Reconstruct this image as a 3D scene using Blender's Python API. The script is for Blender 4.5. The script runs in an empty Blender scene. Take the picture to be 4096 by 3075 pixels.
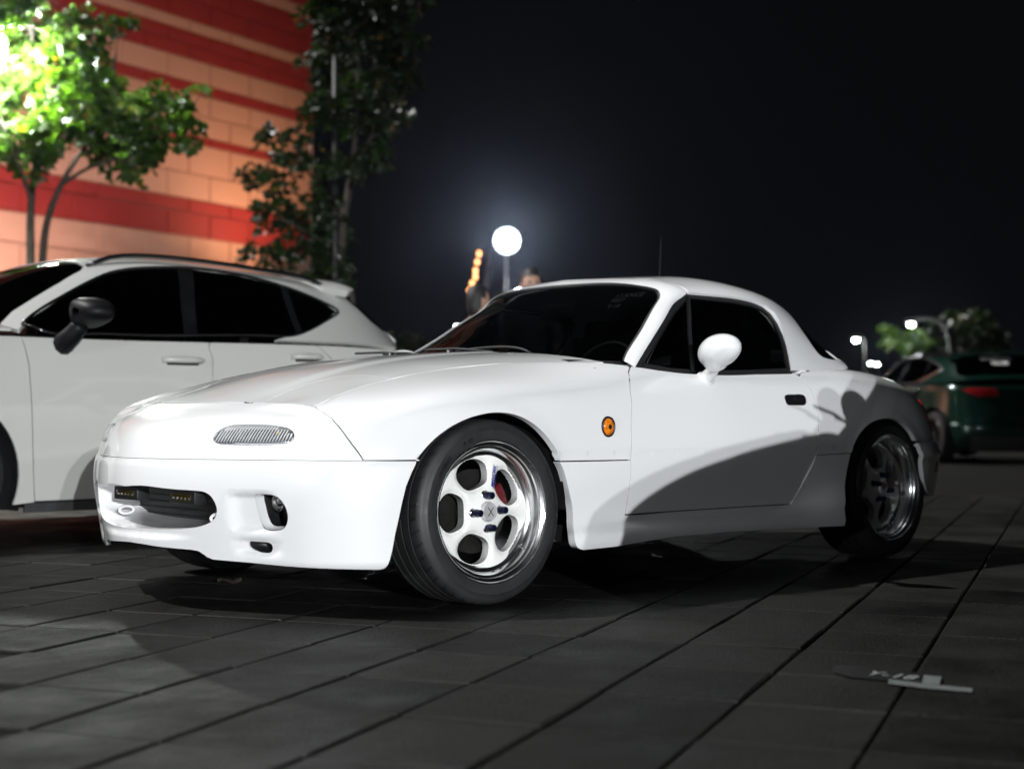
import bpy, bmesh, math, random
import numpy as np
from mathutils import Vector, Matrix
from mathutils.geometry import delaunay_2d_cdt

# ------------------------------------------------------------------ camera, world, light, exposure
scn = bpy.context.scene
COL = scn.collection
# world axes: X runs along the roadster from nose to tail (0 = front axle), Y across it (camera side negative), Z up
CAM = np.array([-3.104, -4.18, 0.575])
_R = np.array([0.7254, -0.6883, 0.0]); _R /= np.linalg.norm(_R)
_F0 = np.array([0.6883, 0.7254, 0.0]); _F0 /= np.linalg.norm(_F0)
FPX = 5896.0
_p = math.atan2(1664.7 - 1537.5, FPX)
_F = _F0 * math.cos(_p) + np.array([0, 0, math.sin(_p)])
_U = -_F0 * math.sin(_p) + np.array([0, 0, math.cos(_p)])
cam_data = bpy.data.cameras.new('camera')
cam = bpy.data.objects.new('camera', cam_data)
COL.objects.link(cam)
cam.matrix_world = Matrix(((_R[0], _U[0], -_F[0], CAM[0]), (_R[1], _U[1], -_F[1], CAM[1]),
                           (_R[2], _U[2], -_F[2], CAM[2]), (0, 0, 0, 1)))
cam_data.sensor_width = 36.0
cam_data.lens = FPX / 4096 * 36.0
cam_data.clip_end = 2000
cam_data.dof.use_dof = True
cam_data.dof.focus_distance = 4.75
cam_data.dof.aperture_fstop = 2.2
scn.camera = cam

world = bpy.data.worlds.new('World'); scn.world = world
world.use_nodes = True
wn = world.node_tree.nodes; wl = world.node_tree.links
bg = wn['Background']
bg.inputs['Color'].default_value = (0.78, 0.82, 1.0, 1); bg.inputs['Strength'].default_value = 0.0032

# the high car-park light from the left rear, as one lamp with parallel rays
sun_data = bpy.data.lights.new('sun', 'SUN'); sun_data.energy = 3.9; sun_data.angle = math.radians(1.0); sun_data.color = (1.0, 0.99, 0.97)
sun = bpy.data.objects.new('sun', sun_data); COL.objects.link(sun)
sun.rotation_euler = Vector((0.39, -0.52, -0.755)).to_track_quat('-Z', 'Y').to_euler()

scn.view_settings.view_transform = 'Standard'
scn.view_settings.look = 'None'
scn.view_settings.exposure = 0.0
scn.view_settings.gamma = 1.0
scn.view_settings.use_curve_mapping = False
scn.render.engine = 'CYCLES'
scn.cycles.use_denoising = True
scn.cycles.max_bounces = 8
scn.cycles.sample_clamp_indirect = 4.0
scn.cycles.volume_bounces = 0

# lamp strengths (watts) and the density of the night air
KEY1, KEY2, FILL, WASH, HAZE = 17800, 8500, 3400, 1300, 0.00022

def ray_dir(px, py):
    return _F + _R * (px - 2048) / FPX - _U * (py - 1537.5) / FPX
def on_y(px, py, Y):
    d = ray_dir(px, py); return CAM + d * (Y - CAM[1]) / d[1]
def on_depth(px, py, D):
    return CAM + ray_dir(px, py) * D

# ------------------------------------------------------------------ materials
MATS = {}
def principled(name, col, rough=0.5, metal=0.0, coat=0.0, spec=0.5, emit=None, estr=0.0, trans=0.0, sss=0.0):
    m = bpy.data.materials.new(name); m.use_nodes = True
    b = m.node_tree.nodes['Principled BSDF']
    b.inputs['Base Color'].default_value = (*col, 1)
    b.inputs['Roughness'].default_value = rough
    b.inputs['Metallic'].default_value = metal
    b.inputs['Coat Weight'].default_value = coat
    b.inputs['Coat Roughness'].default_value = 0.03
    b.inputs['Specular IOR Level'].default_value = spec
    b.inputs['Transmission Weight'].default_value = trans
    if emit is not None:
        b.inputs['Emission Color'].default_value = (*emit, 1); b.inputs['Emission Strength'].default_value = estr
    MATS[name] = m
    return m
def vary(m, scale, amt, detail=4, bump=0.0, bscale=None, rough_amt=0.0, col2=None, lo=0.35, hi=0.65):
    """mottle the base colour of a principled material with noise and add fine relief"""
    nt = m.node_tree; n = nt.nodes; l = nt.links; b = n['Principled BSDF']
    tc = n.new('ShaderNodeTexCoord')
    no = n.new('ShaderNodeTexNoise'); no.inputs['Scale'].default_value = scale; no.inputs['Detail'].default_value = detail
    l.new(tc.outputs['Object'], no.inputs['Vector'])
    cr = n.new('ShaderNodeValToRGB')
    c = np.array(b.inputs['Base Color'].default_value[:3])
    c2 = np.array(col2) if col2 is not None else c * (1 + amt)
    c1 = c if col2 is not None else c * (1 - amt)
    cr.color_ramp.elements[0].position = lo; cr.color_ramp.elements[1].position = hi
    cr.color_ramp.elements[0].color = (*c1, 1); cr.color_ramp.elements[1].color = (*c2, 1)
    l.new(no.outputs['Fac'], cr.inputs['Fac']); l.new(cr.outputs['Color'], b.inputs['Base Color'])
    if rough_amt:
        mr = n.new('ShaderNodeMapRange'); r0 = b.inputs['Roughness'].default_value
        mr.inputs['To Min'].default_value = max(0.02, r0 - rough_amt); mr.inputs['To Max'].default_value = min(1, r0 + rough_amt)
        mr.inputs['From Min'].default_value = 0.3; mr.inputs['From Max'].default_value = 0.7
        l.new(no.outputs['Fac'], mr.inputs['Value']); l.new(mr.outputs['Result'], b.inputs['Roughness'])
    if bump:
        nb = n.new('ShaderNodeTexNoise'); nb.inputs['Scale'].default_value = bscale or scale * 6; nb.inputs['Detail'].default_value = 5
        l.new(tc.outputs['Object'], nb.inputs['Vector'])
        bp = n.new('ShaderNodeBump'); bp.inputs['Strength'].default_value = bump; bp.inputs['Distance'].default_value = 0.01
        l.new(nb.outputs['Fac'], bp.inputs['Height']); l.new(bp.outputs['Normal'], b.inputs['Normal'])
    return m
def tinted_glass(name, tint, refl=1.0, rough=0.0):
    m = bpy.data.materials.new(name); m.use_nodes = True
    nt = m.node_tree; nt.nodes.clear()
    o = nt.nodes.new('ShaderNodeOutputMaterial'); mx = nt.nodes.new('ShaderNodeMixShader')
    tr = nt.nodes.new('ShaderNodeBsdfTransparent'); tr.inputs['Color'].default_value = (*tint, 1)
    gl = nt.nodes.new('ShaderNodeBsdfGlossy'); gl.inputs['Roughness'].default_value = rough
    gl.inputs['Color'].default_value = (refl, refl, refl, 1)
    lw = nt.nodes.new('ShaderNodeLayerWeight'); lw.inputs['Blend'].default_value = 0.5      # the same from both sides of a thin pane
    pw = nt.nodes.new('ShaderNodeMath'); pw.operation = 'POWER'; pw.inputs[1].default_value = 5.0
    fr = nt.nodes.new('ShaderNodeMath'); fr.operation = 'MULTIPLY_ADD'; fr.inputs[1].default_value = 0.92; fr.inputs[2].default_value = 0.055
    nt.links.new(lw.outputs['Facing'], pw.inputs[0]); nt.links.new(pw.outputs[0], fr.inputs[0])
    nt.links.new(fr.outputs[0], mx.inputs[0]); nt.links.new(tr.outputs[0], mx.inputs[1]); nt.links.new(gl.outputs[0], mx.inputs[2])
    nt.links.new(mx.outputs[0], o.inputs['Surface'])
    MATS[name] = m
    return m

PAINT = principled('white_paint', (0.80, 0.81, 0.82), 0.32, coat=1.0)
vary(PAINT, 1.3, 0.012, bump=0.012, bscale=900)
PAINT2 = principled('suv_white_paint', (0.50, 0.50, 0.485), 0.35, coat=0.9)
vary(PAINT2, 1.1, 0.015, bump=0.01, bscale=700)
PRIMER = principled('dark_seam_backing', (0.008, 0.008, 0.009), 0.8)
BLACKP = principled('black_plastic', (0.012, 0.012, 0.013), 0.45); vary(BLACKP, 40, 0.3, bump=0.05, bscale=300)
RUBBER = principled('seal_rubber', (0.010, 0.010, 0.011), 0.6); vary(RUBBER, 30, 0.2)
GLOSSBLK = principled('gloss_black_trim', (0.008, 0.008, 0.009), 0.15, coat=1.0); vary(GLOSSBLK, 10, 0.2)
GLASS = tinted_glass('tinted_window', (0.10, 0.11, 0.11), 0.75)
GLASSW = tinted_glass('windscreen_tint', (0.17, 0.18, 0.18), 0.8)
GLASSD = tinted_glass('dark_privacy_glass', (0.02, 0.02, 0.022), 0.6)
CLEAR = tinted_glass('clear_lens', (0.92, 0.93, 0.94), 1.0)
TYRE = principled('tyre_rubber', (0.017, 0.017, 0.018), 0.55); vary(TYRE, 18, 0.10, bump=0.10, bscale=260, rough_amt=0.06)
TYRETXT = principled('tyre_lettering', (0.006, 0.006, 0.007), 0.35); vary(TYRETXT, 50, 0.2)
CHROME = principled('polished_aluminium', (0.86, 0.87, 0.88), 0.19, metal=1.0); vary(CHROME, 14, 0.04, rough_amt=0.04)
BRIGHT = principled('bright_alloy', (0.78, 0.78, 0.80), 0.30, metal=0.55); vary(BRIGHT, 14, 0.04)
FLUTE = principled('clear_flute', (0.85, 0.85, 0.86), 0.2, coat=1.0); vary(FLUTE, 40, 0.05)
WHEELW = principled('white_wheel_paint', (0.80, 0.81, 0.79), 0.30, coat=0.8); vary(WHEELW, 20, 0.012)
NAVY = principled('anodised_navy', (0.012, 0.016, 0.05), 0.3, metal=0.7); vary(NAVY, 60, 0.2)
BLUEINK = principled('blue_decal', (0.020, 0.022, 0.22), 0.4); vary(BLUEINK, 80, 0.1)
IRON = principled('brake_iron', (0.030, 0.028, 0.027), 0.5, metal=0.8); vary(IRON, 25, 0.25, bump=0.1)
REDCAL = principled('red_caliper', (0.10, 0.008, 0.012), 0.35); vary(REDCAL, 25, 0.1)
AMBER = principled('amber_lens', (0.75, 0.20, 0.01), 0.12, coat=1.0); vary(AMBER, 60, 0.2)
REDLENS = principled('red_lens', (0.30, 0.010, 0.012), 0.12, coat=1.0); vary(REDLENS, 60, 0.2)
REFLECT = principled('lamp_reflector', (0.80, 0.80, 0.80), 0.18, metal=1.0); vary(REFLECT, 30, 0.06)
YLENS = principled('yellow_lens', (0.030, 0.022, 0.003), 0.15, coat=1.0); vary(YLENS, 60, 0.15)
FABRIC = principled('seat_fabric', (0.020, 0.020, 0.022), 0.9); vary(FABRIC, 60, 0.3, bump=0.2)
GREYFAB = principled('grey_seat_cloth', (0.30, 0.31, 0.32), 0.85); vary(GREYFAB, 60, 0.1, bump=0.1)

RIB = principled('ribbed_reflector', (0.42, 0.42, 0.44), 0.25, metal=0.4)
def _rib():
    nt = RIB.node_tree; n = nt.nodes; b = n['Principled BSDF']
    tc = n.new('ShaderNodeTexCoord'); mp = n.new('ShaderNodeMapping'); mp.inputs['Rotation'].default_value = (0.5, 0.3, 0.6)
    w = n.new('ShaderNodeTexWave'); w.inputs['Scale'].default_value = 70; w.bands_direction = 'Y'
    bp = n.new('ShaderNodeBump'); bp.inputs['Strength'].default_value = 0.9; bp.inputs['Distance'].default_value = 0.01
    nt.links.new(tc.outputs['Object'], mp.inputs['Vector']); nt.links.new(mp.outputs[0], w.inputs['Vector'])
    nt.links.new(w.outputs['Fac'], bp.inputs['Height']); nt.links.new(bp.outputs['Normal'], b.inputs['Normal'])
_rib()
YBULB = principled('yellow_bulb', (0.60, 0.42, 0.06), 0.25); vary(YBULB, 60, 0.1)
STICK = principled('grey_sticker_print', (0.30, 0.30, 0.30), 0.6); vary(STICK, 60, 0.15)

# ------------------------------------------------------------------ object helpers
def tag(o, label=None, cat=None, group=None, kind=None):
    if label: o['label'] = label
    if cat: o['category'] = cat
    if group: o['group'] = group
    if kind: o['kind'] = kind
    return o
def empty(name, loc=(0, 0, 0), rz=0.0, label=None, cat=None, group=None):
    o = bpy.data.objects.new(name, None); COL.objects.link(o)
    o.location = loc; o.rotation_euler = (0, 0, rz); o.empty_display_size = 0.2
    return tag(o, label, cat, group)
def link_mesh(name, me, mat, parent=None):
    o = bpy.data.objects.new(name, me); COL.objects.link(o)
    if mat is not None:
        me.materials.clear(); me.materials.append(mat)
    if parent is not None: o.parent = parent
    return o
def mesh(name, verts, faces, mat, parent=None, smooth=True, normals=None):
    me = bpy.data.meshes.new(name)
    me.from_pydata([tuple(map(float, v)) for v in verts], [], [tuple(map(int, f)) for f in faces])
    if smooth:
        me.polygons.foreach_set('use_smooth', [True] * len(me.polygons))
    me.update()
    if normals is not None:
        me.normals_split_custom_set_from_vertices([tuple(map(float, n)) for n in normals])
    return link_mesh(name, me, mat, parent)
def bmobj(name, bm, mat, parent=None, smooth=False, angle=None):
    bmesh.ops.recalc_face_normals(bm, faces=bm.faces)
    me = bpy.data.meshes.new(name); bm.to_mesh(me); bm.free()
    if smooth or angle:
        me.polygons.foreach_set('use_smooth', [True] * len(me.polygons))
        if angle: me.set_sharp_from_angle(angle=math.radians(angle))
    me.update()
    return link_mesh(name, me, mat, parent)
def box(bm, c, d, rot=None, bevel=0.0):
    r = bmesh.ops.create_cube(bm, size=1.0)
    vs = r['verts']
    M = Matrix.Translation(Vector(c)) @ (rot.to_4x4() if rot is not None else Matrix.Identity(4)) @ Matrix.Diagonal((*d, 1))
    bmesh.ops.transform(bm, matrix=M, verts=vs)
    if bevel:
        es = list({e for v in vs for e in v.link_edges})
        bmesh.ops.bevel(bm, geom=es, offset=bevel, segments=2, profile=0.5, affect='EDGES')
def bobox(name, c, d, mat, parent=None, rot=None, bevel=0.0):
    bm = bmesh.new(); box(bm, c, d, rot, bevel)
    return bmobj(name, bm, mat, parent, angle=35 if bevel else None)
def tube_data(path, rad, n=8, closed=False, caps=True):
    P = np.asarray(path, float); N = len(P)
    rad = np.broadcast_to(np.asarray(rad, float), (N,))
    T = np.gradient(P, axis=0)
    if closed: T = np.roll(P, -1, 0) - np.roll(P, 1, 0)
    T /= np.linalg.norm(T, axis=1)[:, None] + 1e-12
    ref = np.array([0, 0, 1.0]) if abs(T[0, 2]) < 0.9 else np.array([1.0, 0, 0])
    V = []; a = np.linspace(0, 2 * np.pi, n, endpoint=False)
    u = np.cross(T[0], ref); u /= np.linalg.norm(u)
    for i in range(N):
        u = u - T[i] * (u @ T[i]); u /= np.linalg.norm(u) + 1e-12
        v = np.cross(T[i], u)
        V += [P[i] + rad[i] * (math.cos(t) * u + math.sin(t) * v) for t in a]
    Fc = []
    M = N if closed else N - 1
    for i in range(M):
        for j in range(n):
            i2 = (i + 1) % N
            Fc.append((i * n + j, i * n + (j + 1) % n, i2 * n + (j + 1) % n, i2 * n + j))
    if caps and not closed:
        Fc.append(tuple(range(n - 1, -1, -1))); Fc.append(tuple((N - 1) * n + j for j in range(n)))
    return V, Fc
def tube(name, path, rad, mat, parent=None, n=8, closed=False):
    V, Fc = tube_data(path, rad, n, closed)
    return mesh(name, V, Fc, mat, parent)
def lathe_data(prof, n=64, arc=2 * math.pi):
    """profile of (radius, y) turned round the Y axis"""
    V = []; Fc = []; m = len(prof)
    full = abs(arc - 2 * math.pi) < 1e-6
    k = n if full else n + 1
    for i in range(k):
        a = arc * i / n
        for r, y in prof: V.append((r * math.cos(a), y, r * math.sin(a)))
    for i in range(n):
        i2 = (i + 1) % k
        for j in range(m - 1):
            Fc.append((i * m + j, i * m + j + 1, i2 * m + j + 1, i2 * m + j))
    return V, Fc
def lathe(name, prof, mat, parent=None, n=64, sharp=30):
    V, Fc = lathe_data(prof, n)
    o = mesh(name, V, Fc, mat, parent)
    bm = bmesh.new(); bm.from_mesh(o.data); bmesh.ops.remove_doubles(bm, verts=bm.verts, dist=1e-6)
    bmesh.ops.recalc_face_normals(bm, faces=bm.faces); bm.to_mesh(o.data); bm.free()
    o.data.polygons.foreach_set('use_smooth', [True] * len(o.data.polygons))
    o.data.set_sharp_from_angle(angle=math.radians(sharp))
    return o
def copy_tree(o, parent=None):
    c = o.copy(); COL.objects.link(c); c.parent = parent
    for ch in o.children: copy_tree(ch, c)
    return c
def text_polys(s, size=1.0, shear=0.0, spacing=1.0, offset=0.0):
    """flat text outline as mesh data (verts, faces), origin at left baseline"""
    cu = bpy.data.curves.new('t', 'FONT'); cu.body = s; cu.size = size; cu.shear = shear
    cu.space_character = spacing; cu.offset = offset; cu.resolution_u = 3
    ob = bpy.data.objects.new('t', cu); COL.objects.link(ob)
    dg = bpy.context.evaluated_depsgraph_get(); me = ob.evaluated_get(dg).to_mesh()
    V = np.array([v.co[:] for v in me.vertices]).reshape(-1, 3); Fc = [tuple(p.vertices) for p in me.polygons]
    ob.evaluated_get(dg).to_mesh_clear()
    bpy.data.objects.remove(ob); bpy.data.curves.remove(cu)
    return V, Fc

# ------------------------------------------------------------------ smooth surfaces and panels cut out of them
def spline_basis(knots, q):
    """natural cubic spline: value(q) = B @ values"""
    K = np.asarray(knots, float); n = len(K); h = np.diff(K)
    A = np.zeros((n, n)); Rm = np.zeros((n, n)); A[0, 0] = A[-1, -1] = 1
    for i in range(1, n - 1):
        A[i, i - 1] = h[i - 1]; A[i, i] = 2 * (h[i - 1] + h[i]); A[i, i + 1] = h[i]
        Rm[i, i - 1] = 6 / h[i - 1]; Rm[i, i] = -6 / h[i - 1] - 6 / h[i]; Rm[i, i + 1] = 6 / h[i]
    M2 = np.linalg.solve(A, Rm)
    q = np.asarray(q, float); i = np.clip(np.searchsorted(K, q) - 1, 0, n - 2)
    hh = h[i]; a = (K[i + 1] - q) / hh; b = (q - K[i]) / hh
    B = np.zeros((len(q), n)); r = np.arange(len(q))
    B[r, i] += a; B[r, i + 1] += b
    B += ((a ** 3 - a) * hh ** 2 / 6)[:, None] * M2[i] + ((b ** 3 - b) * hh ** 2 / 6)[:, None] * M2[i + 1]
    return B
def curve(pts, n, closed=False):
    """smooth interpolating curve through pts, n samples"""
    P = np.asarray(pts, float)
    if closed: P = np.vstack([P[-3:], P, P[:4]])
    d = np.r_[0, np.cumsum(np.linalg.norm(np.diff(P, axis=0), axis=1) ** 0.7)]
    if closed: q = np.linspace(d[3], d[-4], n, endpoint=False)
    else: q = np.linspace(0, d[-1], n)
    return spline_basis(d, q) @ P
class Surf:
    inv_hint = None
    def normal(self, a, b, e=2e-3):
        du = self.ev(a + e, b) - self.ev(a - e, b); dv = self.ev(a, b + e) - self.ev(a, b - e)
        n = np.cross(du, dv); n /= np.linalg.norm(n, axis=1)[:, None] + 1e-12
        return n * self.flip
    def inverse(self, pts):
        pts = np.asarray(pts, float); out = []
        A, B = np.meshgrid(np.linspace(*self.ra, 160), np.linspace(*self.rb, 90), indexing='ij')
        A = A.ravel(); B = B.ravel(); G = self.ev(A, B)
        for p in pts:
            k = np.argmin(((G - p) ** 2).sum(1)); a, b = A[k], B[k]
            for _ in range(6):
                q = self.ev(np.array([a, a + 1e-4, a]), np.array([b, b, b + 1e-4]))
                J = np.stack([(q[1] - q[0]) / 1e-4, (q[2] - q[0]) / 1e-4], 1)
                st = np.linalg.lstsq(J, p - q[0], rcond=None)[0]
                st = np.clip(st, -0.05, 0.05); a += st[0]; b += st[1]
                a = min(max(a, self.ra[0]), self.ra[1]); b = min(max(b, self.rb[0]), self.rb[1])
            out.append((a, b))
        return np.array(out)
class RingSurf(Surf):
    """rings[j][i] = (x, w, z): j bottom to top, i from the nose round the side; a = along (signed), b = up"""
    def __init__(self, rings, ref, sym0=True, sym1=True, b=None):
        G = np.asarray(rings, float).transpose(1, 0, 2)
        self.n = len(G)
        c = np.r_[0, np.cumsum(np.linalg.norm(np.diff(G[:, ref], axis=0), axis=1))]
        self.S = c[-1]
        m = np.array([1, -1, 1])
        L = []; kl = []
        if sym0: L += [G[2] * m, G[1] * m]; kl += [-c[2], -c[1]]
        L += list(G); kl += list(c)
        if sym1: L += [G[-2] * m, G[-3] * m]; kl += [2 * c[-1] - c[-2], 2 * c[-1] - c[-3]]
        self.G = np.array(L); self.ka = np.array(kl)
        d = np.mean(np.linalg.norm(np.diff(G, axis=1), axis=2), axis=0)
        self.kb = np.r_[0, np.cumsum(d)] if b is None else np.asarray(b, float)
        self.ra = (-self.S, self.S); self.rb = (self.kb[0], self.kb[-1]); self.flip = 1.0
    def ev(self, a, b):
        a = np.asarray(a, float); s = np.sign(a); s[s == 0] = 1
        Ba = spline_basis(self.ka, np.abs(a)); Bb = spline_basis(self.kb, np.asarray(b, float))
        P = np.einsum('ni,nj,ijk->nk', Ba, Bb, self.G)
        P[:, 1] *= -s
        return P
class HeightSurf(Surf):
    """thin-plate sheet z(x, y) through scattered points, mirrored in y; a = y, b = x"""
    def __init__(self, pts, ra, rb, lam=1e-7):
        P = np.asarray(pts, float)
        M = P[np.abs(P[:, 1]) > 1e-4] * np.array([1, -1, 1])
        P = np.vstack([P, M]); self.P = P[:, :2]; n = len(P)
        def U(d2): return np.where(d2 > 0, 0.5 * d2 * np.log(d2 + 1e-30), 0)
        self.U = U
        K = U(((self.P[:, None] - self.P[None]) ** 2).sum(-1)) + lam * np.eye(n)
        Q = np.c_[np.ones(n), self.P]
        A = np.block([[K, Q], [Q.T, np.zeros((3, 3))]])
        self.c = np.linalg.solve(A, np.r_[P[:, 2], 0, 0, 0])
        self.ra, self.rb, self.flip = ra, rb, 1.0
    def z(self, x, y):
        q = np.stack([x, y], 1)
        return self.U(((q[:, None] - self.P[None]) ** 2).sum(-1)) @ self.c[:-3] + self.c[-3] + q @ self.c[-2:]
    def ev(self, a, b):
        a = np.asarray(a, float); b = np.asarray(b, float)
        return np.stack([b, a, self.z(b, a)], 1)
    def inverse(self, pts):
        p = np.asarray(pts, float); return p[:, [1, 0]].copy()
class SideSurf(Surf):
    """thin-plate sheet w(x, z) seen from the side: y = -w * side; a = x, b = z"""
    def __init__(self, pts, ra, rb, lam=1e-6, base=0.0, sgn=-1.0):
        P = np.asarray(pts, float); self.h = HeightSurf.__new__(HeightSurf)
        n = len(P); self.P = P[:, :2]
        def U(d2): return np.where(d2 > 0, 0.5 * d2 * np.log(d2 + 1e-30), 0)
        self.U = U
        K = U(((self.P[:, None] - self.P[None]) ** 2).sum(-1)) + lam * np.eye(n)
        Q = np.c_[np.ones(n), self.P]
        self.c = np.linalg.solve(np.block([[K, Q], [Q.T, np.zeros((3, 3))]]), np.r_[P[:, 2], 0, 0, 0])
        self.ra, self.rb = ra, rb; self.base = base; self.sgn = sgn; self.flip = 1.0 if sgn < 0 else -1.0
    def w(self, x, z):
        q = np.stack([np.asarray(x, float), np.asarray(z, float)], 1)
        return self.U(((q[:, None] - self.P[None]) ** 2).sum(-1)) @ self.c[:-3] + self.c[-3] + q @ self.c[-2:]
    def ev(self, a, b):
        a = np.asarray(a, float); b = np.asarray(b, float)
        return np.stack([a, self.base + self.sgn * self.w(a, b), b], 1)
    def inverse(self, pts):
        p = np.asarray(pts, float); return p[:, [0, 2]].copy()

def pip(poly, q):
    x, y = q[:, 0], q[:, 1]; ins = np.zeros(len(q), bool); P = poly; Qn = np.roll(poly, -1, 0)
    for (x0, y0), (x1, y1) in zip(P, Qn):
        c = (y0 > y) != (y1 > y)
        if y1 != y0: ins ^= c & (x < (x1 - x0) * (y - y0) / (y1 - y0) + x0)
    return ins
def resample(poly, step):
    P = np.vstack([poly, poly[:1]]); out = []
    for p, q in zip(P[:-1], P[1:]):
        n = max(1, int(math.ceil(np.linalg.norm(q - p) / step)))
        out += [p + (q - p) * i / n for i in range(n)]
    return np.array(out)
def area2(p): x, y = p[:, 0], p[:, 1]; return 0.5 * np.sum(x * np.roll(y, -1) - y * np.roll(x, -1))
def inset(poly, d):
    if area2(poly) < 0: poly = poly[::-1]
    e1 = poly - np.roll(poly, 1, 0); e2 = np.roll(poly, -1, 0) - poly
    n1 = np.stack([-e1[:, 1], e1[:, 0]], 1); n2 = np.stack([-e2[:, 1], e2[:, 0]], 1)
    n1 /= np.linalg.norm(n1, axis=1)[:, None] + 1e-12; n2 /= np.linalg.norm(n2, axis=1)[:, None] + 1e-12
    n = n1 + n2; n /= np.linalg.norm(n, axis=1)[:, None] + 1e-12
    c = np.clip((n * n1).sum(1), 0.4, 1)
    return poly + n * (d / c)[:, None]
def panel_data(S, outline, holes=(), step=0.022, edge=0.011, gap=0.0018, wall=0.012, disp=None, feats=(), param=False, roll=0.0, hole_gap=0.0, wall_dir=None):
    """cut a panel out of surface S; outline / holes are 3D polylines (or parameter pairs)"""
    ol = np.asarray(outline, float) if param else S.inverse(outline)
    ol = inset(resample(ol, edge), gap)
    hs = []
    for h in holes:
        hp = np.asarray(h, float) if param else S.inverse(h)
        hp = resample(hp, edge * 0.7)
        if area2(hp) < 0: hp = hp[::-1]
        hs.append(hp)
    loops = [ol] + hs
    lo = ol.min(0); hi = ol.max(0)
    gx, gy = np.meshgrid(np.arange(lo[0] + step / 2, hi[0], step), np.arange(lo[1] + step / 2, hi[1], step), indexing='ij')
    gx = gx + (np.arange(gy.shape[1])[None] % 2) * step * 0.5
    g = np.stack([gx.ravel(), gy.ravel()], 1)
    g = g[pip(ol, g)]
    for h in hs: g = g[~pip(h, g)]
    B = np.vstack(loops)
    for f in feats:
        f = np.asarray(f, float); f = f[pip(ol, f)]
        for h in hs: f = f[~pip(h, f)] if len(f) else f
        if len(f):
            d = np.sqrt(((g[:, None] - f[None]) ** 2).sum(-1)).min(1) if len(g) else np.zeros(0)
            g = g[d > step * 0.25]
            db = np.sqrt(((f[:, None] - B[None]) ** 2).sum(-1)).min(1); f = f[db > edge * 0.35]
            g = np.vstack([g, f])
    if len(g):
        keep = np.ones(len(g), bool)
        for k in range(0, len(g), 2000):
            d = np.sqrt(((g[k:k + 2000, None] - B[None]) ** 2).sum(-1)).min(1); keep[k:k + 2000] = d > edge * 0.3
        g = g[keep]
    pts = np.vstack([B, g]) if len(g) else B
    edges = []; st = 0
    for lp in loops:
        edges += [(st + i, st + (i + 1) % len(lp)) for i in range(len(lp))]; st += len(lp)
    v2, _, f2, ov, _, _ = delaunay_2d_cdt([Vector(p) for p in pts], edges, [], 0, 1e-6, True)
    V2 = np.array([v[:] for v in v2]); F2 = np.array([f for f in f2 if len(f) == 3])
    cen = V2[F2].mean(1); k = pip(ol, cen)
    for h in hs: k &= ~pip(h, cen)
    F2 = F2[k]
    P = S.ev(V2[:, 0], V2[:, 1]); N = S.normal(V2[:, 0], V2[:, 1])
    if disp is not None:
        dd = disp(V2[:, 0], V2[:, 1], P)
        e = 2e-3
        P0 = P.copy(); P = P + N * dd[:, None]
        def q(a, b):
            p = S.ev(a, b); return p + S.normal(a, b) * disp(a, b, p)[:, None]
        du = S_(q, V2, e, 0) ; dv = S_(q, V2, e, 1)
        N2 = np.cross(du, dv); N2 /= np.linalg.norm(N2, axis=1)[:, None] + 1e-12
        N = N2 * np.sign((N2 * N).sum(1))[:, None]
    # orient faces along the normals
    fn = np.cross(P[F2[:, 1]] - P[F2[:, 0]], P[F2[:, 2]] - P[F2[:, 0]])
    fl = (fn * N[F2[:, 0]]).sum(1) < 0
    F2[fl] = F2[fl][:, ::-1]
    V = list(P); Nn = list(N); Fc = [tuple(f) for f in F2]
    if wall:
        ec = {}
        for f in F2:
            for i in range(3):
                a, b = int(f[i]), int(f[(i + 1) % 3]); ec[(a, b)] = ec.get((a, b), 0) + 1
        bd = [(a, b) for (a, b) in ec if (b, a) not in ec]
        m = {}
        for a, b in bd:
            wn_ = None
            for x in (a, b):
                if x not in m:
                    m[x] = None
        en = {}
        for a, b in bd:
            t = P[b] - P[a]; nn = np.cross(t, N[a]); nn /= np.linalg.norm(nn) + 1e-12
            for x in (a, b): en[x] = en.get(x, 0) + nn
        for x in m:
            nn = en[x] / (np.linalg.norm(en[x]) + 1e-12)
            wd = -N[x] if wall_dir is None else np.asarray(wall_dir(P[x], N[x]))
            w_ = wall(P[x]) if callable(wall) else wall
            m[x] = len(V); V += [P[x], P[x] + wd * w_]; Nn += [nn, nn]
        for a, b in bd: Fc.append((m[b], m[a], m[a] + 1, m[b] + 1))
    return np.array(V), Fc, np.array(Nn)
def S_(q, V2, e, ax):
    d = np.zeros(2); d[ax] = e
    return q(V2[:, 0] + d[0], V2[:, 1] + d[1]) - q(V2[:, 0] - d[0], V2[:, 1] - d[1])
def panel(name, S, outline, mat, parent, mirror=False, **kw):
    V, Fc, N = panel_data(S, outline, **kw)
    o = mesh(name, V, Fc, mat, parent, normals=N)
    if mirror:
        m = np.array([1, -1, 1])
        o2 = mesh(name, V * m, [f[::-1] for f in Fc], mat, parent, normals=N * m)
        return o, o2
    return o
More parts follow.
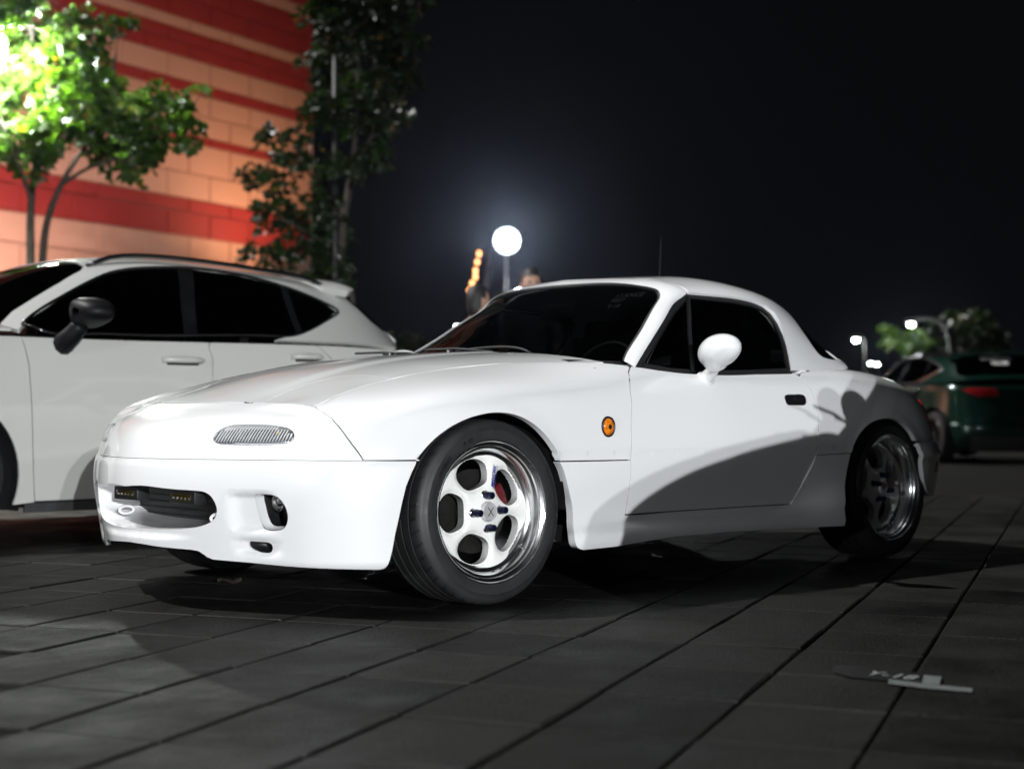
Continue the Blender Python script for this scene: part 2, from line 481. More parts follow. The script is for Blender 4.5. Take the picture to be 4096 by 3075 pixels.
# ------------------------------------------------------------------ roadster surfaces (x from front axle, w half width, z)
RING_A = [(-.748,0),(-.730,.15),(-.680,.32),(-.606,.48),(-.538,.62),(-.428,.728),(-.33,.772),(0,.80),(.33,.80),(.63,.80),(1.15,.80),(1.68,.80),(2.26,.79),(2.58,.76),(2.78,.64),(2.88,.42),(2.90,0)]
RING_B = [(-.785,0),(-.765,.15),(-.709,.32),(-.630,.48),(-.565,.62),(-.447,.738),(-.33,.786),(0,.812),(.33,.808),(.63,.802),(1.15,.800),(1.68,.805),(2.26,.812),(2.58,.79),(2.80,.67),(2.93,.43),(2.96,0)]
RING_C = [(-.796,0),(-.774,.15),(-.716,.32),(-.638,.48),(-.574,.62),(-.453,.742),(-.33,.795),(0,.828),(.33,.828),(.63,.826),(1.15,.832),(1.68,.836),(2.26,.838),(2.58,.812),(2.81,.68),(2.95,.43),(2.98,0)]
RING_E = [(-.744,0),(-.724,.15),(-.668,.32),(-.596,.475),(-.533,.614),(-.424,.722),(-.31,.778),(0,.828),(.33,.826),(.63,.820),(1.15,.826),(1.68,.832),(2.26,.838),(2.57,.795),(2.76,.67),(2.89,.42),(2.92,0)]
RING_F = [(-.650,0,.598),(-.636,.15,.598),(-.588,.32,.595),(-.530,.46,.590),(-.510,.598,.577),(-.408,.678,.604),(-.28,.728,.630),(.01,.780,.662),(.33,.788,.672),(.63,.790,.672),(1.15,.795,.664),(1.68,.803,.668),(2.24,.800,.690),(2.52,.750,.680),(2.68,.640,.668),(2.80,.42,.66),(2.83,0,.66)]
RING_G = [(-.600,0,.622),(-.588,.15,.622),(-.524,.32,.620),(-.498,.47,.615),(-.485,.575,.606),(-.39,.577,.642),(-.24,.560,.682),(.02,.585,.724),(.33,.632,.750),(.63,.700,.761),(1.15,.757,.731),(1.68,.757,.747),(2.14,.705,.766),(2.42,.630,.752),(2.58,.540,.727),(2.70,.36,.712),(2.73,0,.71)]
RING_H = [(-.555,0,.639),(-.540,.14,.638),(-.475,.29,.637),(-.445,.425,.633),(-.425,.522,.632),(-.33,.52,.664),(-.20,.495,.701),(.05,.515,.742),(.35,.555,.767),(.66,.63,.780),(1.15,.715,.738),(1.68,.70,.756),(2.08,.63,.774),(2.34,.55,.764),(2.50,.47,.742),(2.60,.31,.726),(2.62,0,.725)]
def _z(r, z): return [(x, w, z) for x, w in r]
BODY = RingSurf([_z(RING_A, .10), _z(RING_B, .25), _z(RING_C, .435), _z(RING_E, .545), RING_F, RING_G, RING_H], 2)
BODY.flip = 1.0
_hood = [(-.600,0,.622),(-.52,0,.648),(-.42,0,.676),(-.30,0,.704),(-.16,0,.732),(.03,0,.764),(.21,0,.786),(.40,0,.801),(.58,0,.810),(.75,0,.815)]
_hood += [(x, w, z) for x, w, z in RING_G[1:10]] + [(x, w, z) for x, w, z in RING_H[1:10]]
_hood += [(-.56,.21,.622+.004),(-.505,.40,.617),(.45,.655,.756),(.5,.60,.772)]
HOOD = HeightSurf(_hood, (-.75, .75), (-.65, .85), lam=2e-5)
HOOD.flip = -1.0
# greenhouse: stations from the windscreen header to the tail, each from roof centre down to the belt
TOP = RingSurf([
 [(1.195,0,1.128),(1.50,0,1.158),(1.80,0,1.148),(2.02,0,1.105),(2.22,0,.985),(2.46,0,.815)],
 [(1.212,.20,1.120),(1.50,.20,1.150),(1.80,.20,1.139),(2.01,.20,1.094),(2.205,.20,.975),(2.44,.20,.812)],
 [(1.250,.38,1.110),(1.51,.38,1.128),(1.80,.38,1.112),(1.995,.38,1.068),(2.19,.38,.960),(2.42,.38,.812)],
 [(1.278,.475,1.086),(1.51,.485,1.094),(1.80,.485,1.074),(1.985,.475,1.028),(2.15,.475,.938),(2.39,.475,.806)],
 [(1.290,.535,1.054),(1.51,.548,1.050),(1.78,.552,1.026),(1.945,.545,.975),(2.11,.540,.896),(2.35,.545,.796)],
 [(1.300,.62,.900),(1.51,.635,.905),(1.74,.640,.890),(1.89,.632,.865),(2.075,.615,.836),(2.30,.600,.782)],
 [(1.300,.70,.760),(1.51,.712,.752),(1.72,.712,.750),(1.87,.700,.757),(2.05,.672,.763),(2.27,.640,.770)]], 3, sym0=False, sym1=False)
class TopS(Surf):
    """signed across: a = -S..S round the section (0 = roof centre, + = camera side), b = along"""
    def __init__(self, R):
        self.R = R; G = R.G.transpose(1, 0, 2)                 # [ring][station]
        m = np.array([1, -1, 1])
        c = R.kb; self.k2 = np.r_[-c[2], -c[1], c]
        self.G2 = np.concatenate([(G[2] * m)[None], (G[1] * m)[None], G], 0)
        self.k1 = R.ka; self.ra = (-c[-1], c[-1]); self.rb = (R.ka[0], R.ka[-1]); self.flip = 1.0
    def ev(self, a, b):
        a = np.asarray(a, float); s = np.sign(a); s[s == 0] = 1
        Ba = spline_basis(self.k2, np.abs(a)); Bb = spline_basis(self.k1, np.asarray(b, float))
        P = np.einsum('ni,nj,ijk->nk', Ba, Bb, self.G2); P[:, 1] *= -s
        return P
ROOF = TopS(TOP)

_sx = (.26, .45, .63, 1.00, 1.40, 1.62, 1.80, 1.98)
_sr = [((.45,)*8, (.828,.828,.828,.830,.834,.836,.837,.838)),
 ((.34,)*8, (.823,.820,.815,.815,.818,.824,.838,.842)),
 ((.25,.25,.24,.24,.245,.25,.27,.27), (.822,.810,.803,.802,.804,.812,.848,.857)),
 ((.215,.215,.216,.214,.218,.225,.235,.235), (.826,.818,.812,.812,.814,.824,.862,.868)),
 ((.195,.192,.192,.190,.194,.200,.205,.205), (.830,.838,.842,.842,.844,.850,.868,.872)),
 ((.145,)*8, (.834,.842,.848,.850,.852,.856,.868,.870)),
 ((.10,)*8, (.81,.815,.82,.82,.82,.825,.84,.845))]
SKIRT = RingSurf([[(x, w, z) for x, z, w in zip(_sx, zz, ww)] for zz, ww in _sr][::-1], 3, sym0=False, sym1=False)
SKIRT.ra = (0, SKIRT.S)
WIN = SideSurf([(.70,.74,.735),(.78,.75,.715),(1.29,.755,.695),(1.0,.887,.632),(1.15,.986,.568),(1.288,1.045,.530),(1.52,1.05,.540),(1.52,.75,.708),(1.52,.90,.630),(1.75,.75,.708),(1.75,.90,.630),(1.75,1.02,.548),(1.88,.76,.695),(1.88,.96,.56)], (.6, 1.95), (.7, 1.1), lam=1e-5)
# panel outlines in surface parameters (metres along, metres up)
RES = {
 'fascia_top': [[0.3577,0.6684],[0.4717,0.6701],[0.5704,0.6878],[0.6362,0.6779]],
 'fascia_fender': [[0.663,0.662],[0.6986,0.6168],[0.7134,0.5511],[0.7335,0.4791],[0.7583,0.4451],[0.7835,0.4154],[0.8038,0.3938],[0.8259,0.3707],[0.8382,0.3555]],
 'bumper_arch': [[0.9091,0.3475],[1.0027,0.3464],[1.0073,0.3434],[0.99,0.3113],[0.9735,0.2715],[0.9632,0.2289],[0.9533,0.1779],[0.9431,0.1293],[0.9357,0.0831],[0.9287,0.0559],[0.9211,0.037],[0.9113,0.0263],[0.8945,0.0224]],
 'bumper_bot': [[0.8486,0.0238],[0.7438,0.0271],[0.584,0.0323],[0.4625,0.0392],[0.3819,0.0428],[0.3367,0.0448],[0.318,0.051],[0.3031,0.0611],[0.2877,0.0689],[0.2674,0.072],[0.2174,0.0749],[0.1413,0.0798],[0.0658,0.0844]],
 'mouth': [[0.099,0.2667],[0.1779,0.2619],[0.2849,0.2576],[0.3244,0.2557],[0.3465,0.2507],[0.3629,0.2386],[0.3737,0.2208],[0.3777,0.2014],[0.3743,0.1874],[0.3642,0.1717],[0.3447,0.1586],[0.3137,0.1479],[0.2681,0.1393],[0.217,0.134],[0.1559,0.1326],[0.0729,0.134]],
 'fog': [[0.5009,0.2373],[0.5062,0.2464],[0.5169,0.2508],[0.5502,0.2506],[0.5756,0.2489],[0.5939,0.2413],[0.6093,0.224],[0.6172,0.2021],[0.6169,0.18],[0.6092,0.1603],[0.5964,0.1475],[0.5769,0.1414],[0.5456,0.1395],[0.5217,0.1465],[0.5117,0.1629],[0.507,0.185],[0.5033,0.2126]],
 'slot': [[0.4659,0.095],[0.4707,0.1029],[0.4847,0.1039],[0.5277,0.103],[0.5411,0.1002],[0.5476,0.0921],[0.546,0.0811],[0.5386,0.0731],[0.5259,0.0707],[0.4985,0.0725],[0.4808,0.0775],[0.4695,0.084]],
 'lamp': [[0.3362,0.4081],[0.3363,0.4199],[0.3409,0.4357],[0.3527,0.4497],[0.3709,0.4581],[0.4087,0.4619],[0.4546,0.4625],[0.5043,0.4608],[0.5479,0.4561],[0.5791,0.4482],[0.5998,0.4371],[0.6114,0.424],[0.6151,0.4107],[0.612,0.4024],[0.5978,0.3957],[0.5627,0.3914],[0.517,0.3894],[0.4611,0.3894],[0.4073,0.3908],[0.3682,0.393],[0.3482,0.3983]],
 'fender_top': [[0.6398,0.6927],[0.7506,0.7261],[0.8604,0.6998],[0.9284,0.6945],[0.9768,0.6879],[1.0152,0.683],[1.0733,0.6845],[1.2215,0.6921],[1.3266,0.7022],[1.343,0.7029],[1.5335,0.7124],[1.6711,0.6976],[1.8083,0.6844],[1.8946,0.683],[1.9827,0.6775],[2.0284,0.6737]],
 'gapF': [[2.0328,0.66],[2.0089,0.6353],[1.968,0.5672],[1.9439,0.4647],[1.9373,0.3735],[1.9344,0.3482],[1.9315,0.34],[1.9342,0.3302]],
 'archF': [[1.5871,0.3332],[1.5777,0.3592],[1.5517,0.3933],[1.5061,0.4346],[1.4488,0.4663],[1.3813,0.4859],[1.3095,0.4921],[1.2552,0.4893],[1.1779,0.4738],[1.112,0.4441],[1.0492,0.3952],[1.0079,0.3491]],
 'gapF_low': [[1.9389,0.2998],[1.9412,0.2623],[1.9392,0.1951],[1.9321,0.1428]],
 'door_bot': [[2.1684,0.1429],[2.4785,0.1423],[2.6657,0.1418],[2.8776,0.1403]],
 'gapR': [[2.9294,0.2055],[2.9646,0.2581],[2.9883,0.2972],[2.9979,0.3265],[3.0083,0.396],[3.0236,0.4661],[3.0265,0.4935],[3.0249,0.5343],[3.0156,0.5782],[2.9974,0.6257],[2.9843,0.6508]],
 'belt': [[2.9471,0.6754],[2.7044,0.6919],[2.4614,0.6726],[2.2723,0.6597],[2.1651,0.6624],[2.0663,0.6697]],
 'archR': [[3.2398,0.3324],[3.2442,0.3444],[3.2625,0.3834],[3.3066,0.4265],[3.3721,0.4577],[3.4673,0.4705],[3.5451,0.4682],[3.6231,0.45],[3.6804,0.4135],[3.7089,0.3782]],
 'handle': [[2.8391,0.5575],[2.8532,0.5631],[2.9013,0.5634],[2.9489,0.5613],[2.9625,0.5518],[2.9602,0.5335],[2.9487,0.5249],[2.9139,0.5236],[2.8596,0.5243],[2.8415,0.5304]],
 'lid_in': [[-0.3421,-0.5221],[-0.3222,-0.4752],[-0.3056,-0.4127],[-0.3071,-0.3443],[-0.3225,-0.2846],[-0.3318,-0.2556],[-0.362,-0.2276]],
 'lid_rear': [[-0.362,-0.2276],[-0.4156,-0.2103],[-0.472,-0.1996],[-0.5113,-0.1941],[-0.5609,-0.193]],
 'lid_out': [[-0.5627,-0.1945],[-0.5543,-0.2817],[-0.5598,-0.3558],[-0.5563,-0.4216],[-0.5612,-0.4855]],
 'win': [[0.5731,0.0029],[0.5732,0.2744],[0.5751,0.4184],[0.5809,0.4854],[0.6002,0.5399],[0.6364,0.5659],[0.6814,0.5696],[0.7345,0.5595],[0.7904,0.5359],[0.8349,0.5111]],
 'sk_top': [[0.0274,0.3482],[0.1638,0.3471],[0.3738,0.3432],[0.3791,0.3132],[0.381,0.2771],[0.3786,0.2196],[0.3697,0.17],[0.6056,0.1734],[0.9121,0.1665],[1.1,0.164],[1.3097,0.1593],[1.3413,0.193],[1.3646,0.2242],[1.3974,0.2753],[1.4245,0.3149],[1.438,0.3433],[1.5508,0.3479],[1.678,0.3497]],
 'sk_rear': [[1.6672,0.3285],[1.6469,0.2835],[1.6189,0.1842],[1.5841,0.114],[1.5892,0.0737],[1.5846,0.0516]],
 'sk_bot': [[1.3081,0.0583],[0.8491,0.0677],[0.5436,0.0667],[0.2777,0.0477],[0.1275,0.0451],[0.1,0.0558],[0.0905,0.0667],[0.0859,0.0877],[0.1034,0.1693],[0.0814,0.243],[0.048,0.3201]],
 'c_dlo': [[0.7641,0.0533],[0.7331,0.1217],[0.7232,0.3734],[0.7263,0.5607],[0.7175,0.7287],[0.7126,0.8453],[0.699,1.0155],[0.6726,1.1922],[0.6683,1.4297],[0.6982,1.676],[0.7282,1.8776],[0.7584,2.0971],[0.7845,2.1872],[0.8642,2.0649],[0.9349,1.8686],[0.9657,1.732],[0.972,1.5627],[0.9832,1.1367],[0.989,0.7178],[0.9882,0.3921],[0.9639,0.1629]],
}
# ------------------------------------------------------------------ the white roadster
car = empty('roadster', label='white two-seat roadster with hardtop and white deep-dish wheels in front', cat='car')
def half(*ks):
    out = []
    for k in ks: out += [tuple(p) for p in (RES[k] if isinstance(k, str) else k)]
    return out
def sym(h):
    """close a half outline (a > 0, from the centre top to the centre bottom) across the middle"""
    return h + [(-a, b) for a, b in h[::-1] if abs(a) > 1e-6]
def smooth2(pts, n, closed=True): return curve(np.asarray(pts, float), n, closed)
def mirror_pts(h): return [(-a, b) for a, b in h]
seam_b = 0.3485
top_front = [(0, .655)] + [(a, .655 + .016 * (a / .35) ** 2) for a in (.1, .2, .28)] + RES['fascia_top']
lamp = smooth2(RES['lamp'], 60)
AF = [tuple(p) for p in smooth2(RES['archF'], 40, closed=False)]
sb2 = seam_b - .0009
fascia = sym(top_front + RES['fascia_fender'] + [(.842, sb2), (.6, sb2), (.3, sb2), (0, sb2)])
panel('nose_panel', BODY, fascia, PAINT, car, param=True, holes=[lamp, mirror_pts(lamp)], gap=.0016, wall=.02, edge=.010)
# bumper: stands a little proud of the nose panel, with scooped recesses beside its openings
mouth_h = smooth2([(0, .262)] + RES['mouth'][0:13:1] + [(.075, .128), (0, .127)], 70, closed=False)
mouth_h[0, 0] = mouth_h[-1, 0] = 0.0
mouth = np.array(sym([tuple(p) for p in mouth_h]))
fog = smooth2(RES['fog'], 48); slot = smooth2(RES['slot'], 36)
def sstep(e0, e1, x):
    t = np.clip((x - e0) / (e1 - e0), 0, 1); return t * t * (3 - 2 * t)
def bump_disp(a, b, P):
    aa = np.abs(a)
    d = .006 - .004 * sstep(.33, .3485, b)
    d = d - .016 * sstep(.40, .455, aa) * sstep(.70, .52, aa) * sstep(.258, .235, b) * sstep(.125, .16, b) * np.where(aa < .52, 1, 0.0 + sstep(.60, .52, aa))
    d = d - .010 * sstep(.40, .48, aa) * sstep(.60, .50, aa) * sstep(.116, .100, b) * sstep(.062, .076, b)
    d = d + .012 * sstep(.12, .10, b) * sstep(.30, .12, aa)
    d = d - .020 * sstep(.045, .0, b)
    return d
bot = [tuple(p) for p in RES['bumper_bot']]
bo = sym([(0, seam_b), (.3, seam_b), (.6, seam_b), (.842, seam_b)] + RES['bumper_arch'] + bot + [(0, .087)])
bfe = [np.stack([np.linspace(-1.0, 1.0, 180), np.full(180, v)], 1) for v in (.338, .125, .112, .245, .1, .07)]
panel('front_bumper', BODY, bo, PAINT, car, param=True, holes=[mouth, fog, mirror_pts(fog), slot, mirror_pts(slot)], gap=.0012, wall=.014, edge=.009, step=.018, disp=bump_disp, feats=bfe)
def surf_loop(S, ab, d=0.0, disp=None):
    ab = np.asarray(ab, float); P = S.ev(ab[:, 0], ab[:, 1]); N = S.normal(ab[:, 0], ab[:, 1])
    dd = d + (disp(ab[:, 0], ab[:, 1], P) if disp is not None else 0)
    return P + N * np.reshape(dd, (-1, 1)) if np.ndim(dd) else P + N * dd
def loft(name, loops, mat, parent, cap=False):
    L = [np.asarray(l) for l in loops]; n = len(L[0]); V = np.vstack(L); Fc = []
    for k in range(len(L) - 1):
        for i in range(n):
            j = (i + 1) % n; Fc.append((k * n + i, k * n + j, (k + 1) * n + j, (k + 1) * n + i))
    if cap: Fc.append(tuple(range((len(L) - 1) * n, len(L) * n)))
    return mesh(name, V, Fc, mat, parent)
def shrink(L, s, off):
    c = L.mean(0); return c + (L - c) * s + np.asarray(off)
ml = surf_loop(BODY, mouth, -.008, bump_disp)
loft('mouth_liner', [ml, shrink(ml, .97, (.05, 0, .002)), shrink(ml, .90, (.12, 0, .006)), shrink(ml, .84, (.20, 0, .008))], PAINT, car)
for sg in (1, -1):
    fp_ = fog if sg > 0 else np.array(mirror_pts(fog))
    fl = surf_loop(BODY, fp_, -.006, bump_disp); nin = -BODY.normal(fp_[:1, 0], fp_[:1, 1])[0] * np.array([1, 1, 0])
    lipl = fl * 1.0; c_ = fl.mean(0)
    l1 = shrink(fl, .95, nin * .022); loft('fog_recess', [fl, l1, shrink(fl, .90, nin * .035 + np.array([0, 0, .004]))], PAINT, car)
    l2 = shrink(fl, .88, nin * .034 + np.array([0, 0, .006])); loft('recess_back', [l2, shrink(l2, 1.05, nin * .06), shrink(l2, .6, nin * .09)], BLACKP, car, cap=True)
    c = c_ + nin * .075 + np.array([-.012, sg * .014, .024])
    V, Fc = lathe_data([(.0, .03), (.016, .024), (.027, .008), (.031, -.004), (.029, -.006)], 20)
    V = np.array(V); V = np.stack([V[:, 1] * 1.1, V[:, 0], V[:, 2]], 1) + c
    mesh('fog_lamp', V, Fc, REFLECT, car)
    sl = surf_loop(BODY, slot if sg > 0 else mirror_pts(slot), -.006, bump_disp)
    loft('slot_liner', [sl, shrink(sl, .96, (.02, 0, 0)), shrink(sl, .9, (.06, 0, 0))], BLACKP, car, cap=True)
# radiator, ducting and the things sitting in the mouth
bobox('radiator', (-.56, 0, .30), (.03, .80, .22), BLACKP, car)
bm = bmesh.new()
for k in range(9): box(bm, (-.578, 0, .215 + k * .02), (.006, .78, .004))
bmobj('radiator_fins', bm, IRON, car)
bm = bmesh.new()
for k in range(-3, 4): box(bm, (-.60 + .012 * abs(k), k * .095, .236), (.05, .085, .006), bevel=.0015)
bmobj('undertray', bm, GLOSSBLK, car, angle=30)
for y in (-.185, .155):
    lb = bobox('light_bar', (-.705 + .35 * y * y, y, .326), (.045, .150, .042), BLACKP, car, bevel=.004)
    bobox('lens', (-.7285 + .35 * y * y, y, .326), (.003, .112, .020), YLENS, lb, bevel=.001)
    for k in range(5):
        bobox('diode', (-.7315 + .35 * y * y, y - .05 + .025 * k, .323), (.003, .006, .006), REFLECT, lb)
    bobox('bracket', (-.67, y, .345), (.05, .03, .03), BLACKP, lb)
for y in (-.330, .225):
    t = np.linspace(0, 2 * np.pi, 20, endpoint=False)
    tube('tow_hook', np.stack([-.705 + ( .026 * np.cos(t)) + .03, np.full(20, y), .268 + .012 * np.sin(t)], 1), .005, PAINT, car, closed=True)
# turn lamps
for sg in (1, -1):
    lp = lamp if sg > 0 else np.array(mirror_pts(lamp))
    o = empty('turn_lamp'); o.parent = car
    o_l = surf_loop(BODY, lp, -.0005)
    rim = loft('bezel', [shrink(o_l, 1.0, 0), surf_loop(BODY, lp, .0025), shrink(surf_loop(BODY, lp, .003), .965, 0), shrink(surf_loop(BODY, lp, -.004), .94, (0, 0, 0))], CLEAR, o)
    panel('lens', BODY, [tuple(p) for p in lp], CLEAR, o, param=True, gap=.003, wall=0, step=.02, disp=lambda a, b, P: np.full(len(a), .0025))
    L0 = surf_loop(BODY, lp, -.004); L1 = shrink(L0, .86, (.022, -.012 * sg * -1, 0)); L2 = shrink(L0, .35, (.036, .018 * sg, 0))
    loft('reflector', [L0, L1, L2], RIB, o, cap=True)
    fv, ff = [], []
    for k in range(30):
        a_ = .335 + .0105 * k
        q = np.array([(a_ + .012 * u_, .40 + .055 * u_) for u_ in np.linspace(0, 1, 5)]); q = q[pip(np.asarray(lamp), q)]
        if len(q) < 2: continue
        v, f = tube_data(surf_loop(BODY, q * np.array([sg, 1]), -.0008), .0017, 5); b0 = len(fv); fv += list(v); ff += [tuple(b0 + i_ for i_ in x_) for x_ in f]
    mesh('lens_flutes', fv, ff, FLUTE, o)['kind'] = 'stuff'
    c = surf_loop(BODY, np.array([(.545 * sg, .438)]), -.012)[0]
    bobox('bulb', c, (.009, .008, .014), YBULB, o, bevel=.004)
# fenders, doors, quarter panels
def groove(a, b, P):
    return -.0050 * np.exp(-((P[:, 2] - .4545) / .0034) ** 2)
def crease_feats(lo, hi):
    out = []
    for z in (.4475, .4515, .4545, .4575, .4615):
        a = np.arange(lo, hi, .012); b = np.full(len(a), .3485 + (z - .4485) * 1.0)
        for _ in range(4):
            zz = BODY.ev(a, b)[:, 2]; b = b + (z - zz)
        out.append(np.stack([a, b], 1))
    return out
fen = [RES['fascia_fender'][0]] + RES['fender_top'] + RES['gapF'] + AF + [(1.022, seam_b), (.842, seam_b)] + RES['fascia_fender'][::-1][:-1]
flare = lambda a, b, P: groove(a, b, P) + .006 * np.exp(-((np.hypot(P[:, 0] - .005, P[:, 2] - .288) - .30) / .03) ** 2) * sstep(.36, .46, P[:, 2])
flareR = lambda a, b, P: groove(a, b, P) + .006 * np.exp(-((np.hypot(P[:, 0] - 2.21, P[:, 2] - .288) - .28) / .03) ** 2) * sstep(.36, .46, P[:, 2])
wall_in = lambda p, n: (0, 1.0 if p[1] < 0 else -1.0, 0.0)
fm = panel('front_fender', BODY, fen, PAINT, car, mirror=True, param=True, gap=.0018, wall=.022, edge=.010, disp=flare, feats=crease_feats(.85, 1.95))
door = RES['gapF'][:7] + RES['gapF_low'] + RES['door_bot'] + RES['gapR'] + RES['belt'] + [(2.046, .672)]
dm = panel('door', BODY, door, PAINT, car, mirror=True, param=True, gap=.0026, wall=.016, disp=groove, feats=crease_feats(1.93, 3.02))
AR = [tuple(p) for p in smooth2(RES['archR'], 36, closed=False)]
quar = [RES['gapR'][i] for i in range(3, 11)] + [(3.02, .690), (3.3, .690), (3.6, .69), (3.9, .69), (4.2, .685), (4.5, .685), (BODY.S, .685), (BODY.S, .375), (4.4, .375), (4.1, .375), (3.8, .378)] + AR[::-1]
panel('quarter_panel', BODY, quar, PAINT, car, mirror=True, param=True, gap=.0012, wall=.020, disp=flareR, feats=crease_feats(2.98, 3.3))
rb = [(3.725, .372), (4.1, .372), (4.4, .372), (BODY.S, .372), (BODY.S, .13), (4.6, .12), (4.3, .11), (4.05, .13), (3.90, .135), (3.84, .16), (3.80, .20), (3.77, .25), (3.745, .31)]
rb_disp = lambda a, b, P: .012 * sstep(.372, .36, b) + .010 * np.exp(-((b - .315) / .02) ** 2)
for o in panel('rear_bumper', BODY, rb, PAINT, car, mirror=True, param=True, gap=.001, wall=.02, disp=rb_disp, feats=[np.stack([np.linspace(3.72, 4.86, 58), np.full(58, v)], 1) for v in (.365, .34, .33, .315, .30, .29)]):
    pass
for sg in (1, -1):
    q = np.array([(3.93, .235), (4.01, .235), (4.015, .285), (3.935, .285)]) * (sg, 1)
    panel('bumper_marker', BODY, q, GLOSSBLK, car, param=True, gap=0, wall=.004, disp=lambda a, b, P: np.full(len(a), .016))
    tl = np.array([(4.02, .42), (4.30, .42), (4.36, .47), (4.33, .53), (4.05, .545), (3.96, .50), (3.97, .44)]) * (sg, 1)
    panel('tail_lamp', BODY, smooth2(tl, 40), REDLENS, car, param=True, gap=0, wall=.01, disp=lambda a, b, P: np.full(len(a), .006))
sb_ = RES['sk_bot']
sk = RES['sk_top'] + RES['sk_rear'] + sb_[:4] + [tuple(p) for p in smooth2(sb_[4:] + RES['sk_top'][:1], 26, closed=False)[:-1]]
skd = lambda a, b, P: .004 * np.exp(-((P[:, 2] - .19) / .006) ** 2)
panel('side_skirt', SKIRT, sk, PAINT, car, mirror=True, param=True, gap=.0012, wall=.03, edge=.010, step=.016, wall_dir=wall_in)
# hood and the lids of the retracted headlamps
lid = RES['lid_in'] + RES['lid_rear'][1:] + RES['lid_out'] + [(p[1], p[0] + .003) for p in BODY.ev(np.array([q[0] for q in RES['fascia_top'][2:0:-1]]), np.array([q[1] for q in RES['fascia_top'][2:0:-1]]))]
panel('headlamp_lid', HOOD, lid, PAINT, car, mirror=True, param=True, gap=.0016, wall=.012)
ft = BODY.ev(np.array([p[0] for p in RES['fender_top'][6:14]]), np.array([p[1] for p in RES['fender_top'][6:14]]))
fe = BODY.ev(np.array([max(p[0], 1e-6) for p in top_front[:3]]), np.array([p[1] for p in top_front[:3]]))
hh = [(0 if i == 0 else p[1], p[0] + .004) for i, p in enumerate(fe)] + RES['lid_in'] + RES['lid_rear'][1:] + [(p[1], p[0]) for p in ft] + [(-.700, .640), (-.55, .585), (-.35, .535), (-.18, .512), (0, .505)]
hood = hh + [(-a, b) for a, b in hh[::-1] if abs(a) > 1e-6]
hd = lambda a, b, P: .006 * sstep(.30, .22, np.abs(a)) * sstep(-.55, -.2, b)
panel('hood', HOOD, hood, PAINT, car, param=True, gap=.0018, wall=.014, step=.025, disp=hd)
DECK = HeightSurf(RING_G[11:] + RING_H[11:] + [(2.40, 0, .765), (2.1, 0, .775), (1.7, 0, .765), (2.2, .3, .772), (1.8, .4, .768)], (-.8, .8), (1.6, 2.8), lam=1e-5)
DECK.flip = -1.0
dk = [(0, 1.72), (-.60, 1.72), (-.72, 1.80), (-.715, 2.05), (-.65, 2.34), (-.56, 2.54), (-.38, 2.67), (0, 2.71)]
panel('trunk_lid', DECK, dk + [(-a, b) for a, b in dk[::-1] if a], PAINT, car, param=True, gap=.001, wall=.02, step=.05)
bobox('cowl', (.66, 0, .755), (.30, 1.30, .03), BLACKP, car)
# windscreen: frame strip between the glass edge and the outer edge
gin = np.array([(.780, .668, .770), (.800, .658, .790), (.944, .598, .881), (1.060, .550, .962), (1.126, .522, 1.004), (1.165, .505, 1.034), (1.176, .485, 1.056), (1.160, .440, 1.073), (1.125, .32, 1.092), (1.107, .16, 1.100), (1.100, 0, 1.102)])
gou = np.array([(.772, .722, .745), (.790, .713, .756), (.999, .631, .890), (1.105, .588, .958), (1.165, .562, .995), (1.232, .545, 1.026), (1.285, .530, 1.056), (1.272, .472, 1.088), (1.243, .37, 1.110), (1.207, .20, 1.121), (1.190, 0, 1.129)])
gi = curve(gin, 90); go = curve(gou, 90)
def mirr(L): return np.vstack([L * (1, -1, 1), (L[::-1] * (1, 1, 1))[1:]]) if False else np.vstack([L * np.array([1, -1, 1]), L[::-1][1:]])
gi, go = mirr(gi), mirr(go)
mid = (gi * .45 + go * .55); cc = np.array([1.35, 0, .70]); outd = mid - cc; outd /= np.linalg.norm(outd, axis=1)[:, None]
rows = [gi + (np.array([.02, 0, -.012])), gi - np.array([.004, 0, 0]) , gi * .8 + go * .2 + outd * .006, mid + outd * .009, gi * .2 + go * .8 + outd * .006, go, go * 1.0 + (cc - go) * .04]
n = len(gi); Fc = [(k * n + i, k * n + i + 1, (k + 1) * n + i + 1, (k + 1) * n + i) for k in range(len(rows) - 1) for i in range(n - 1)]
o = mesh('windscreen_frame', np.vstack(rows), [f[::-1] for f in Fc], PAINT, car); o.data.set_sharp_from_angle(angle=math.radians(50))
# rubber round the glass, and the glass itself
c0 = np.array([.86, 0, .93])
ins = gi + (c0 - gi) / np.linalg.norm(c0 - gi, axis=1)[:, None] * .016
rws = [gi + np.array([.001, 0, 0]), ins + np.array([.002, 0, -.001]), ins + np.array([.012, 0, -.006])]
mesh('windscreen_seal', np.vstack(rws), [(k * n + i, k * n + i + 1, (k + 1) * n + i + 1, (k + 1) * n + i)[::-1] for k in range(2) for i in range(n - 1)], RUBBER, car)
bottom = curve([(.780, -.668, .768), (.70, -.5, .775), (.62, -.25, .785), (.595, 0, .790), (.62, .25, .785), (.70, .5, .775), (.780, .668, .768)], n)
G2 = []; m_ = 24
for k in range(m_ + 1):
    t = k / m_; b_ = t
    # the loop gi runs up one pillar, over the header and down the other; blend it towards the bottom edge through matched columns
    G2.append(None)
cols = 48; us = np.linspace(0, 1, cols + 1)
il = np.argmin(np.abs(gi[:n // 2, 2] - 1.056)); ir = n - 1 - il
left, right, topc = gi[:il + 1], gi[ir:][::-1], gi[il:ir + 1]
def samp(L, q):
    d = np.r_[0, np.cumsum(np.linalg.norm(np.diff(L, axis=0), axis=1))]; q = np.asarray(q) * d[-1]
    return np.stack([np.interp(q, d, L[:, k]) for k in range(3)], 1)
ub, ut = samp(bottom, us), samp(topc, us); VV = []
